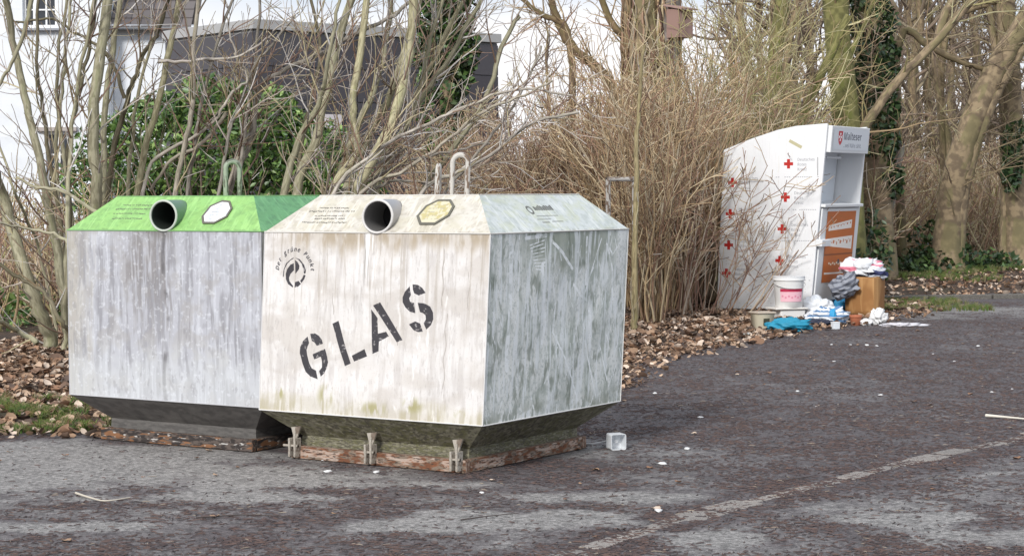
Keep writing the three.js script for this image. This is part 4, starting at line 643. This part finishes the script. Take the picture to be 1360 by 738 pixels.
// stems that leave the picture at the top go on and thin out
function goOn(C, rad, R, len, wob) { const d = C[C.length - 1].clone().sub(C[C.length - 4]).normalize(), q = C[C.length - 1].clone(), r = rad[rad.length - 1]; for (let k = 1; k <= 9; k++) { d.addScaledVector(rdir(R), wob).addScaledVector(UP, 0.06).normalize(); q.addScaledVector(d, len / 9); C.push(q.clone()); rad.push(Math.max(0.004, r * (1 - 0.95 * k / 9))); } }
function shrub(name, label, stems, o, mat, seed, group) {
  const R = rng(seed), first = stems[0], c0 = stemPts(first[0], first[3], R)[0], root = thing(name, label, 'shrub', [c0.x, 0, c0.z], 0, group), off = root.position.clone().negate();
  const tw = new MB();
  for (const [d, w0, w1, tr, opt = {}] of stems) {
    const C = stemPts(d, tr, R, 0.6, opt.foot !== false).map((p) => p.add(off)), k = d / F / 2, N = C.length - 1, rad = C.map((_, i) => lerp(w0, w1, Math.pow(i / N, 0.8)) * k * (1 + (vn(i * 0.8, d * 3, 4) - 0.5) * 0.12)), mb = new MB(); if (tr[0][1] < 12) goOn(C, rad, R, 1.5, 0.1); const cc = opt.tint ?? [0.95, 0.95, 0.95], b = 0.85 + R() * 0.3;
    mb.tube(C, rad, w0 > 9 ? 8 : 6, 0.8, cc.map((q) => q * b)); mesh('stem', mb.geo(), mat, root);
    let len = 0; for (let i = 1; i <= N; i++) len += C[i].distanceTo(C[i - 1]);
    sprout(tw, C, rad, len, { ...o, ...opt }, 0, R);
  }
  tag(mesh('twigs', tw.geo(), M.twig, root), null, null, null, 'stuff'); return root;
}
const twGrey = [[0.34, 0.28, 0.22], [0.24, 0.16, 0.12], [0.46, 0.42, 0.38], [0.17, 0.11, 0.09], [0.58, 0.55, 0.52]], twOlive = [[0.38, 0.33, 0.20], [0.27, 0.20, 0.12], [0.46, 0.40, 0.26], [0.22, 0.14, 0.10], [0.44, 0.38, 0.33]];
const oTwig = { n: 2, dens: [4.2, 6], ratio: [0.30, 0.42], wob: 0.19, up: 0.05, col: twGrey.concat(twOlive), spread: 0.75, rmin: 0.0032, rmax: 0.011, from: 0.1 };
const pale = [1.2, 1.18, 1.1], dk = [0.45, 0.42, 0.4], G1 = 'bare multi-stemmed shrubs behind the containers';
shrub('bare_shrub', 'bare olive-stemmed shrub rising at the far left, left of the green-roofed container', [
  [18.2, 15, 9, [[4, -12], [18, 60], [32, 125], [48, 190], [60, 250], [75, 330], [84, 400], [90, 452]]], [18.6, 7, 4, [[50, -12], [48, 60], [50, 100], [62, 190], [80, 300], [92, 452]], { tint: dk }],
  [18.4, 22, 14, [[-8, 230], [5, 268], [35, 370], [52, 415], [66, 450]]], [18.9, 8, 4, [[90, -12], [75, 90], [80, 180], [95, 300], [98, 452]]], [18.0, 9, 5, [[127, -12], [105, 100], [92, 200], [88, 330], [86, 455]]],
  [17.6, 7, 4, [[-6, 120], [12, 90], [30, 45], [45, -10]].reverse().concat([]).reverse(), { foot: false }], [17.4, 5, 3, [[-5, 296], [40, 305], [75, 312], [98, 330]], { foot: false, tint: [1.05, 1.05, 1.1] }], [17.6, 6, 4, [[20, 235], [45, 248], [80, 253], [118, 275], [135, 290]], { foot: false, tint: [1.1, 1.1, 1.15] }],
  [17.5, 7, 5, [[-5, 350], [30, 372], [60, 392], [80, 425], [92, 445]], { tint: dk }], [17.3, 8, 6, [[-5, 425], [25, 440], [48, 455]], { foot: false }], [18.8, 6, 3, [[-5, 180], [20, 255], [50, 330], [75, 452]]],
], oTwig, M.barkOlive, 801, G1);
shrub('bare_shrub', 'bare shrub with a thick pale vertical stem just behind the green roof', [
  [18.3, 19, 14, [[146, -14], [131, 80], [122, 160], [128, 250], [120, 330], [106, 450]]], [18.8, 11, 7, [[160, -14], [150, 60], [138, 150], [136, 260], [116, 450]]], [19.2, 10, 5, [[222, 5], [208, 45], [193, 67], [178, 105], [166, 140], [145, 230], [128, 450]], { tint: dk }],
  [19.0, 11, 7, [[240, -14], [226, 60], [206, 150], [185, 230], [160, 450]], { tint: pale }], [18.7, 8, 5, [[126, 10], [118, 60], [105, 120], [90, 200], [92, 300], [108, 450]], { tint: dk }], [19.4, 7, 4, [[95, -10], [88, 60], [80, 130], [74, 220], [90, 450]]],
  [19.3, 8, 4, [[200, 55], [180, 140], [172, 220], [165, 450]]], [19.0, 6, 3, [[20, 30], [70, 25], [100, 45], [130, 60], [150, 85], [165, 130]], { foot: false, tint: dk }],
], oTwig, M.barkOlive, 802, G1);
shrub('bare_shrub', 'bare shrub with thin pale stems in front of the evergreen bush', [
  [18.6, 9, 6, [[262, -14], [256, 90], [252, 160], [235, 240], [225, 455]], { tint: pale }], [19.1, 8, 4, [[305, 10], [277, 90], [262, 170], [250, 250], [240, 455]]], [18.9, 7, 2, [[300, 20], [308, 55], [318, 85], [328, 105], [305, 125], [285, 160], [262, 180], [205, 212], [190, 245], [185, 300], [190, 455]], { tint: [1.35, 1.35, 1.35] }],
  [19.4, 9, 5, [[560, -10], [520, 22], [470, 45], [430, 68], [395, 85], [352, 108], [342, 130], [335, 180], [305, 250], [280, 455]]], [19.2, 6, 4, [[310, 70], [330, 100], [338, 125], [340, 150], [325, 190], [300, 255], [270, 455]], { tint: pale }], [18.8, 6, 3, [[390, 20], [360, 60], [335, 90], [318, 140], [305, 170], [290, 255], [250, 455]]],
  [18.7, 5, 1.5, [[395, 15], [365, 40], [345, 58], [310, 76], [260, 80], [210, 82]], { foot: false, tint: [1.4, 1.4, 1.45] }], [19.3, 7, 4, [[345, 5], [338, 80], [325, 170], [318, 250], [300, 455]]], [19.0, 6, 4, [[200, 250], [230, 210], [262, 195], [300, 150]], { foot: false, tint: pale }],
], oTwig, M.barkGrey, 803, G1);
shrub('bare_shrub', 'bare shrub of many thick slanting pale stems before the dark clad building', [
  [18.8, 15, 10, [[472, -14], [448, 60], [432, 130], [420, 180], [395, 250], [370, 455]]], [18.4, 13, 9, [[490, -14], [476, 80], [468, 150], [474, 200], [440, 255], [400, 455]], { tint: pale }], [19.4, 11, 7, [[522, -14], [512, 60], [500, 110], [470, 180], [445, 250], [410, 455]]],
  [19.0, 13, 9, [[560, -14], [530, 90], [512, 140], [490, 180], [460, 250], [420, 455]]], [18.3, 17, 13, [[549, -14], [543, 67], [518, 166], [476, 247], [430, 455]], { tint: pale }], [19.6, 10, 6, [[622, -14], [590, 50], [565, 100], [530, 180], [500, 250], [450, 455]]],
  [19.2, 9, 6, [[643, -10], [600, 70], [560, 130], [520, 200], [495, 255], [460, 455]]], [18.2, 16, 4, [[452, -14], [440, 60], [425, 130], [395, 190], [378, 250], [355, 455]]], [19.5, 8, 4, [[410, -10], [425, 60], [415, 120], [400, 200], [380, 455]], { tint: dk }], [18.9, 8, 5, [[590, -10], [570, 60], [548, 150], [500, 230], [470, 455]]],
  [19.1, 9, 6, [[690, 20], [668, 60], [650, 120], [600, 200], [560, 255], [500, 455]]],
], { ...oTwig, dens: [4.4, 6.5] }, M.barkOlive, 804, G1);
shrub('bare_shrub', 'bare shrub with long grey branches arching right over the white container', [
  [18.0, 7, 3, [[760, 128], [690, 118], [620, 140], [560, 168], [500, 200], [440, 262], [430, 455]], { tint: [1.3, 1.3, 1.3] }], [17.8, 7, 3, [[735, 108], [690, 128], [640, 150], [590, 190], [540, 225], [480, 255], [440, 455]], { tint: pale }], [17.6, 7, 4, [[770, 150], [700, 165], [660, 200], [610, 228], [560, 252], [520, 455]], { tint: [1.3, 1.3, 1.3] }],
  [18.1, 6, 3, [[720, 60], [700, 110], [660, 170], [620, 220], [590, 258], [540, 455]]], [18.5, 6, 3, [[650, 190], [600, 200], [540, 215], [490, 240], [450, 258], [430, 455]]], [18.3, 5, 3, [[590, 170], [540, 195], [490, 235], [440, 250], [400, 455]], { tint: pale }], [18.2, 6, 3, [[640, 235], [580, 245], [530, 240], [490, 258], [470, 455]]],
], { ...oTwig, dens: [4.5, 6], up: 0.02 }, M.barkGrey, 805, G1);

// tan upright thicket: many slim stems from one stool
function thicket(name, label, px, d, n, h, spread, cols, seed, group, lean = 0, fine = 1) {
  const R = rng(seed), p = at(px, 300, d), root = thing(name, label, 'shrub', [p.x, 0, p.z], 0, group), y0 = Math.max(0, vergeH(p.x, p.z)) - 0.03;
  const o = { n: 2, dens: [2.6, 3.6], ratio: [0.30, 0.5], wob: 0.17, up: 0.02, col: cols, spread: 0.8, rmin: 0.0052, rmax: 0.010, from: 0.2 };
  const tw = new MB(); let big = 0;
  for (let k = 0; k < n; k++) {
    const a = R() * 6.283, r = Math.sqrt(R()) * spread * 0.45, st = V(Math.cos(a) * r, y0, Math.sin(a) * r), out = (0.12 + R() * 0.42) * spread, dir = V(Math.cos(a) * out * 0.6 + lean, 1, Math.sin(a) * out * 0.5).normalize();
    const len = h * (0.6 + R() * 0.5), rr = (0.009 + R() * 0.011) * fine;
    if (k < 14) { const mb = new MB(); grow(mb, st, dir, len, rr + 0.004 * fine, { ...o, n: 0 }, 0, R); mesh('stem', mb.geo(), M.twig, root); }
    grow(tw, st.clone().add(V(R() * 0.1, 0, R() * 0.1)), dir.clone().add(V((R() - 0.5) * 0.2, 0, (R() - 0.5) * 0.2)).normalize(), len, rr, o, 0, R);
  }
  tag(mesh('twigs', tw.geo(), M.twig, root), null, null, null, 'stuff'); return root;
}
const tan = [[0.46, 0.34, 0.20], [0.36, 0.25, 0.14], [0.56, 0.45, 0.29], [0.25, 0.17, 0.11], [0.50, 0.42, 0.30], [0.34, 0.21, 0.14]], redt = [[0.38, 0.25, 0.17], [0.27, 0.16, 0.12], [0.46, 0.36, 0.26], [0.20, 0.12, 0.09], [0.54, 0.46, 0.37]], olv = [[0.40, 0.36, 0.17], [0.30, 0.25, 0.12], [0.48, 0.44, 0.26], [0.33, 0.24, 0.14]];
const G2 = 'dense tan thicket behind the white container';
[[868, 25.6, 105, 3.3, 1.0, tan, 'tall tan thicket bush directly left of the clothes bank, foremost part'], [917, 27.4, 95, 3.2, 0.9, tan, 'tan thicket bush whose twigs hang over the red crosses'], [838, 27.0, 95, 3.3, 1.0, tan, 'tan thicket bush right behind the corner of the white container'], [795, 28.0, 95, 2.7, 1.2, redt, 'reddish thicket bush behind the white pipe barrier'],
 [745, 27.4, 95, 2.6, 1.2, redt, 'reddish thicket bush behind the right end of the white roof'], [700, 28.5, 90, 2.7, 1.2, redt, 'reddish thicket bush behind the middle of the white roof'], [650, 27.8, 95, 2.6, 1.2, tan, 'tan thicket bush behind the lifting loops'], [610, 29.5, 80, 2.4, 1.2, redt, 'low reddish thicket bush below the ivy-clad conifer-like column'],
 [905, 28.8, 80, 3.1, 1.0, olv, 'olive thicket bush growing up in front of the nest box trunk'], [955, 29.8, 55, 4.4, 0.9, olv, 'tall olive thicket bush above the back of the clothes bank'], [985, 29.6, 22, 4.4, 0.8, olv, 'slim olive thicket bush rising behind the clothes bank roof'], [856, 23.4, 40, 3.0, 0.4, tan, 'narrow tan thicket bush just right of the straight dead stem']
].forEach(([px, d, n, h, s, c, l], k) => thicket('thicket_bush', l, px, d, n, h, s, c, 900 + k, G2));
shrub('dead_stem', 'straight tan dead stem standing before the right end of the white pipe barrier', [[21.9, 11, 4, [[856, 60], [849, 130], [846, 200], [843, 300], [842, 425]], { tint: [0.95, 0.84, 0.68] }]], { ...oTwig, dens: [2, 3], ratio: [0.15, 0.4] }, M.barkOlive, 941);
// loose twigs leaning over the side of the clothes bank
thicket('arching_bush', 'low bush with thin twigs arching across the side of the clothes bank', 930, 25.0, 40, 2.1, 1.7, redt, 931, null, 0.22, 0.55);

// evergreen foliage
function leafCloud(mb, c, r, n, L, R, cols, hollow = 0.55, wide = 0.42) {
  for (let k = 0; k < n; k++) {
    const d = rdir(R), bump = 0.8 + 0.45 * fbm(d.x * 2.3 + c.x * 3 + d.z, d.y * 2.3 + c.z + d.z * 1.7, 3, 5), rr = (hollow + (1 - hollow) * Math.sqrt(R())) * bump, p = V(c.x + d.x * r.x * rr, c.y + d.y * r.y * rr, c.z + d.z * r.z * rr); if (p.y < 0.08) continue;
    const tip = d.clone().multiplyScalar(0.5).add(rdir(R)).add(V(0, -0.25, 0)).normalize(), sd = V(0, 0, 0).crossVectors(tip, rdir(R)).normalize(), q = cols[Math.floor(R() * cols.length)], b = 0.7 + R() * 0.6, l = L * (0.7 + R() * 0.6);
    mb.leaf(p, tip, sd, l, l * wide, 0.3, [q[0] * b, q[1] * b, q[2] * b]);
  }
}
const laurel = [[0.10, 0.18, 0.045], [0.075, 0.145, 0.04], [0.14, 0.24, 0.055], [0.06, 0.12, 0.04], [0.20, 0.30, 0.08]], ivy = [[0.03, 0.06, 0.022], [0.045, 0.085, 0.03], [0.025, 0.05, 0.022], [0.07, 0.11, 0.035]];
{
  const R = rng(1001), root = thing('evergreen_bush', 'broad leafy evergreen bush between the bare stems and the buildings', 'bush', [at(270, 300, 29).x, 0, -29]), o = root.position, mb = new MB(), st = new MB();
  for (const [px, py, rx, ry, n] of [[280, 190, 0.95, 0.95, 2600], [205, 205, 0.8, 0.85, 1900], [350, 185, 0.75, 0.75, 1800], [410, 215, 0.7, 0.75, 1500], [150, 230, 0.7, 0.9, 1500], [250, 280, 1.2, 0.9, 1900], [380, 290, 1.1, 0.9, 1700], [300, 140, 0.45, 0.4, 700], [365, 145, 0.35, 0.35, 450], [450, 262, 0.7, 0.6, 900], [120, 275, 0.6, 0.9, 900], [215, 152, 0.35, 0.35, 400]]) { const p = at(px, py, 29 + R() * 1.2).sub(o); leafCloud(mb, p, V(rx, ry, rx * 0.8), n, 0.062, R, laurel); }
  for (let k = 0; k < 14; k++) grow(st, V((R() - 0.5) * 0.5, 0, (R() - 0.5) * 0.5), V((R() - 0.5) * 1.6, 1, (R() - 0.5)).normalize(), 2.6, 0.035, { n: 1, dens: [2], ratio: [0.4], wob: 0.12, up: 0.02, col: [[0.16, 0.12, 0.09]] }, 0, R);
  mesh('branches', st.geo(), M.twig, root); tag(mesh('foliage', mb.geo(), M.leaf, root), null, null, null, 'stuff');
}
// trees: traced trunks and limbs, each its own part
function tree(name, label, d, limbs, mat, o, seed, extra, group) {
  const R = rng(seed), c0 = stemPts(d, limbs[0][2], R, 0.2)[0], root = thing(name, label, 'tree', [c0.x, 0, c0.z], 0, group), off = root.position.clone().negate(), tw = new MB();
  limbs.forEach(([w0, w1, tr, opt = {}], q) => {
    const C = stemPts(opt.d ?? d, tr, R, 0.35, q === 0 || opt.foot).map((p) => p.add(off)), N = C.length - 1, k = d / F / 2, mb = new MB(), rad = C.map((_, i) => lerp(w0, w1, i / N) * k * (1 + (i < 3 && q === 0 ? 0.35 * (1 - i / 3) : 0) + (vn(i * 0.9, seed, 7) - 0.5) * 0.16)); if (tr[0][1] < 12) goOn(C, rad, R, 4.5, 0.12); let len = 0; for (let i = 1; i <= N; i++) len += C[i].distanceTo(C[i - 1]);
    mb.tube(C, rad, 12, 0.5, opt.tint ?? [0.95, 0.95, 0.95]); mesh(q === 0 || opt.foot ? 'trunk' : 'limb', mb.geo(), opt.mat ?? mat, root); sprout(tw, C, rad, len, { ...o, ...opt }, 0, R);
  });
  if (tw.p.length) tag(mesh('twigs', tw.geo(), M.twig, root), null, null, null, 'stuff');
  if (extra) extra(root, R, off); return root;
}
const oTree = { n: 3, dens: [3.0, 3.6, 5], ratio: [0.30, 0.5, 0.5], wob: 0.2, up: 0.02, col: [[0.20, 0.15, 0.10], [0.26, 0.20, 0.12], [0.15, 0.11, 0.08], [0.28, 0.23, 0.14]], spread: 0.9, rmin: 0.0045, rmax: 0.02, from: 0.2 }, G3 = 'old trees on the right';
const ivyOn = (pts, d, r, n, cols = ivy) => (root, R, off) => { const mb = new MB(); for (const [x, y, q] of pts) leafCloud(mb, at(x, y, d).add(off), V(r * (q ?? 1), 0.42, r * (q ?? 1)), n, 0.06, R, cols, 0.5, 0.7); tag(mesh('ivy', mb.geo(), M.leaf, root), null, null, null, 'stuff'); };
const vines = (root, R, off) => {               // dead climber stems and bark ridges on the double trunk
  const mb = new MB();
  for (const [px, w, n] of [[855, 54, 90], [886, 36, 40]]) for (let k = 0; k < n; k++) {
    let a = R() * 6.283, y = 0.1 + R() * 2.5; const P = [], e = y + 1 + R() * 2.6, c = tan.concat(redt)[Math.floor(R() * 11)], r0 = w * 31 / F / 2;
    for (; y < e; y += 0.16) { a += (R() - 0.5) * 0.35; const q = at(px, 257 - (y - CAM_H) * F / 31, 31).add(off), rr = r0 * (1.0 + R() * 0.14); P.push(V(q.x + Math.cos(a) * rr, y, q.z + Math.sin(a) * rr)); }
    mb.tube(P, 0.008 + R() * 0.014, 4, 1, ((b) => c.map((v) => v * b))(0.6 + R() * 0.5));
  }
  tag(mesh('climber_stems', mb.geo(), M.twig, root), null, null, null, 'stuff');
};
tree('old_tree', 'thick rough double trunk rising through the thicket, with the nest box', 31, [[64, 44, [[850, -40], [852, 60], [855, 140], [858, 250], [860, 400]]], [40, 30, [[890, -40], [888, 60], [886, 140], [880, 250], [872, 400]], { foot: true, mat: M.barkGrey, tint: [0.75, 0.72, 0.74] }], [18, 9, [[728, -20], [738, 20], [760, 62], [800, 96], [822, 135], [845, 190]], { tint: [0.6, 0.55, 0.48] }], [10, 6, [[700, 5], [725, 22], [750, 34]], { tint: [0.6, 0.55, 0.48] }], [14, 8, [[792, -20], [812, 30], [835, 55], [850, 90]], { tint: [0.65, 0.6, 0.5] }]], M.barkBrown, { ...oTree, dens: [5, 4, 5], col: tan, ratio: [0.2, 0.45, 0.5] }, 1101, vines, G3);
tree('mossy_tree', 'slim green mossy trunk rising behind the middle of the clothes bank', 31.5, [[24, 19, [[1042, -30], [1030, 80], [1020, 170], [1020, 250], [1018, 400]]], [15, 11, [[1128, 20], [1092, 98], [1062, 170], [1040, 250], [1025, 330]]]], M.barkMoss, { ...oTree, col: olv }, 1102, null, G3);
tree('mossy_tree', 'thick green mossy trunk rising behind the front of the clothes bank', 32.5, [[42, 33, [[1108, -30], [1114, 60], [1122, 130], [1127, 200], [1130, 390]]], [15, 10, [[1295, -5], [1245, 55], [1200, 98], [1165, 145], [1135, 200]], { mat: M.barkBrown }], [9, 5, [[1165, -10], [1145, 40], [1125, 90]]]], M.barkMoss, { ...oTree, col: olv }, 1103, null, G3);
tree('ivy_tree', 'dark ivy-clad trunk right behind the clothes bank header', 34, [[44, 36, [[1152, -30], [1158, 80], [1162, 180], [1165, 390]]], [16, 12, [[1196, 190], [1188, 240], [1178, 285], [1158, 326]], { mat: M.barkGrey }]], M.barkBrown, { ...oTree, col: redt, dens: [4, 3.6, 5] }, 1104, ivyOn([[1158, -10], [1160, 30], [1163, 70], [1166, 105], [1166, 145], [1170, 190, 0.8], [1178, 240, 0.7]], 34, 0.42, 420), G3);
tree('leaning_tree', 'thick trunk leaning to the right at the far right', 36, [[40, 26, [[1392, -20], [1345, 55], [1314, 110], [1282, 190], [1268, 240], [1258, 330]]], [22, 15, [[1360, 60], [1330, 110], [1300, 180], [1280, 250], [1272, 330]], { foot: true }], [12, 6, [[1320, 95], [1285, 85], [1240, 65], [1200, 40]], { tint: [0.6, 0.6, 0.55] }]], M.barkBrown, oTree, 1105, null, G3);
tree('slender_tree', 'slender upright tree between the ivy-clad and the leaning trunk', 37, [[16, 10, [[1275, -20], [1250, 35], [1244, 80], [1250, 140], [1258, 190], [1262, 330]]], [10, 6, [[1340, 0], [1300, 10], [1262, 30]], { tint: [0.7, 0.7, 0.65] }]], M.barkBrown, oTree, 1106, null, G3);
tree('edge_tree', 'straight trunk with an ivy clump at the right edge of the view', 37, [[34, 24, [[1332, -30], [1340, 60], [1345, 150], [1348, 240], [1352, 335]]], [12, 8, [[1310, -20], [1322, 60], [1334, 150]]]], M.barkBrown, oTree, 1107, ivyOn([[1352, 190], [1345, 225, 0.6]], 36.5, 0.3, 260), G3);
tree('ivy_column', 'dark green ivy-covered tree beside the dark clad building', 34, [[24, 14, [[598, -30], [595, 80], [592, 180], [590, 380]]]], M.barkBrown, oTree, 1108, ivyOn([[600, -10, 1.1], [592, 35, 1.2], [588, 75, 1.15], [590, 110, 1.1], [588, 150, 1.0], [592, 190, 0.9], [600, 225, 0.9], [575, 20, 0.8], [612, 70, 0.8]], 34, 0.44, 430, ivy.concat(laurel.slice(0, 2))), G3);

// nest box on the double trunk
{
  const p = at(903, 33, 30.3), g = thing('nest_box', 'weathered wooden nest box fixed high on the double trunk', 'nest box', [p.x, p.y - 0.2, p.z], 0.75), wd = [0, 1].map((k) => std([0.30 + k * 0.06, 0.19 + k * 0.05, 0.16 + k * 0.05], 0.9)); g.scale.setScalar(1.15);
  mesh('side_board', box(0.02, 0.38, 0.22, -0.13, 0.19, 0), wd[0], g); mesh('side_board', box(0.02, 0.38, 0.22, 0.13, 0.19, 0), wd[0], g);
  const fs = new THREE.Shape([[-0.119, 0], [0.119, 0], [0.119, 0.37], [-0.119, 0.37]].map((q) => new THREE.Vector2(...q))), hp = new THREE.Path(); hp.absarc(0, 0.26, 0.028, 0, 6.283); fs.holes.push(hp);
  mesh('front_board', new THREE.ExtrudeGeometry(fs, { depth: 0.02, bevelEnabled: false }).translate(0, 0, 0.088), wd[1], g); mesh('back_board', box(0.238, 0.46, 0.02, 0, 0.2, -0.098), wd[0], g); mesh('floor_board', box(0.236, 0.02, 0.17, 0, 0.011, -0.002), wd[0], g);
  const r = box(0.34, 0.022, 0.34); r.rotateX(0.2); r.translate(0, 0.405, 0.02); mesh('roof_board', r, wd[1], g);
}
// woodland behind: trees that cannot be told apart, copies of a few
{
  const R = rng(1201), protos = [0, 1, 2, 3].map((k) => { const q = rng(1210 + k), tw = new MB(), mb = new MB(); const C = [], rad = []; let x = 0, z = 0; for (let i = 0; i <= 12; i++) { x += (q() - 0.5) * 0.35; z += (q() - 0.5) * 0.35; C.push(V(x, i * 0.85 - 0.1, z)); rad.push(0.16 * (1 - i / 15)); } mb.tube(C, rad, 7, 0.5, [0.9, 0.88, 0.85]); sprout(tw, C, rad, 10, { n: 3, dens: [3.2, 1.9, 2.2], ratio: [0.28, 0.45, 0.45], wob: 0.22, up: 0.03, col: [[0.20, 0.15, 0.11], [0.27, 0.21, 0.15], [0.15, 0.11, 0.085], [0.30, 0.25, 0.17]], spread: 1.0, rmin: 0.009, rmax: 0.05, from: 0.08 }, 0, q); return [mb.geo(), tw.geo()]; });
  const spots = []; for (let k = 0; k < 36; k++) { const d = 42 + R() * 40, px = k < 33 ? 960 + R() * 440 : 560 + R() * 320; spots.push([px, k < 33 ? d : d + 35]); }
  spots.forEach(([px, d]) => { const p = at(px, 257, d), [a, b] = protos[Math.floor(R() * 4)], g = thing('woodland_tree', 'bare thin tree in the woodland far behind the path', 'tree', [p.x, 0, p.z], R() * 6.28, 'woodland trees far behind'); const s = 0.8 + R() * 0.5; g.scale.set(s, s * (0.9 + R() * 0.3), s); mesh('trunk', a, M.barkBrown, g); tag(mesh('crown', b, M.twig, g), null, null, null, 'stuff'); });
}
// brushwood at the edge of the wood and farther back, one mass
{
  const R = rng(1301), mb = new MB(), cols = redt.concat(tan, olv), o = { n: 2, dens: [2.4, 3], ratio: [0.3, 0.5], wob: 0.17, up: 0.01, col: cols, spread: 0.8, rmin: 0.006, rmax: 0.014, from: 0.1 };
  const put = (px, d, h) => { const p = at(px, 300, d); grow(mb, V(p.x, 0.05, p.z), V((R() - 0.5) * 1.1, 1, (R() - 0.5)).normalize(), h * (0.5 + R() * 0.6), 0.012 + R() * 0.012, o, 0, R); };
  for (let k = 0; k < 950; k++) put(1130 + R() * 300, 38 + R() * 14, 2.6); for (let k = 0; k < 500; k++) put(940 + R() * 240, 33 + R() * 12, 3.2); for (let k = 0; k < 900; k++) put(560 + R() * 420, 32 + R() * 16, 2.9); for (let k = 0; k < 350; k++) put(-40 + R() * 200, 21 + R() * 10, 1.7); for (let k = 0; k < 260; k++) put(120 + R() * 420, 20 + R() * 5, 1.3);
  tag(mesh('brushwood', mb.geo(), M.twig), 'tangled brown brushwood along the edge of the wood', 'brushwood', null, 'stuff');
}
{
  const R = rng(1401), mk = (label, spots, n, L, cols) => { const p0 = at(spots[0][0], 300, spots[0][2]), root = thing('ivy_undergrowth', label, 'bush', [p0.x, 0, p0.z]), mb = new MB(), st = new MB(); for (const [px, h, d, r] of spots) { const p = at(px, 300, d); leafCloud(mb, V(p.x - p0.x, h, p.z - p0.z), V(r, h + 0.1, r), n, L, R, cols, 0.3, 0.55); grow(st, V(p.x - p0.x, 0, p.z - p0.z), V(0.1, 1, 0), h * 1.6, 0.02, { n: 1, dens: [4], ratio: [0.5], wob: 0.2, up: 0, col: [[0.14, 0.1, 0.07]] }, 0, R); } mesh('branches', st.geo(), M.twig, root); tag(mesh('foliage', mb.geo(), M.leaf, root), null, null, null, 'stuff'); };
  mk('low dark evergreen undergrowth at the foot of the leaning trunk', [[1245, 0.5, 36.5, 0.6], [1225, 0.25, 36, 0.7], [1270, 0.3, 36.4, 0.6], [1190, 0.2, 36, 0.7], [1320, 0.2, 36.6, 0.6]], 420, 0.07, ivy.concat([[0.10, 0.17, 0.05]]));
  mk('dark evergreen undergrowth in shade beside the clothes bank', [[1160, 0.6, 33, 0.35], [1152, 0.3, 32, 0.4]], 330, 0.06, ivy);
  mk('small green leafy bush behind the far left stems', [[40, 0.25, 22.5, 0.5], [10, 0.2, 22, 0.5]], 260, 0.05, laurel);
}
renderer.render(scene, camera);
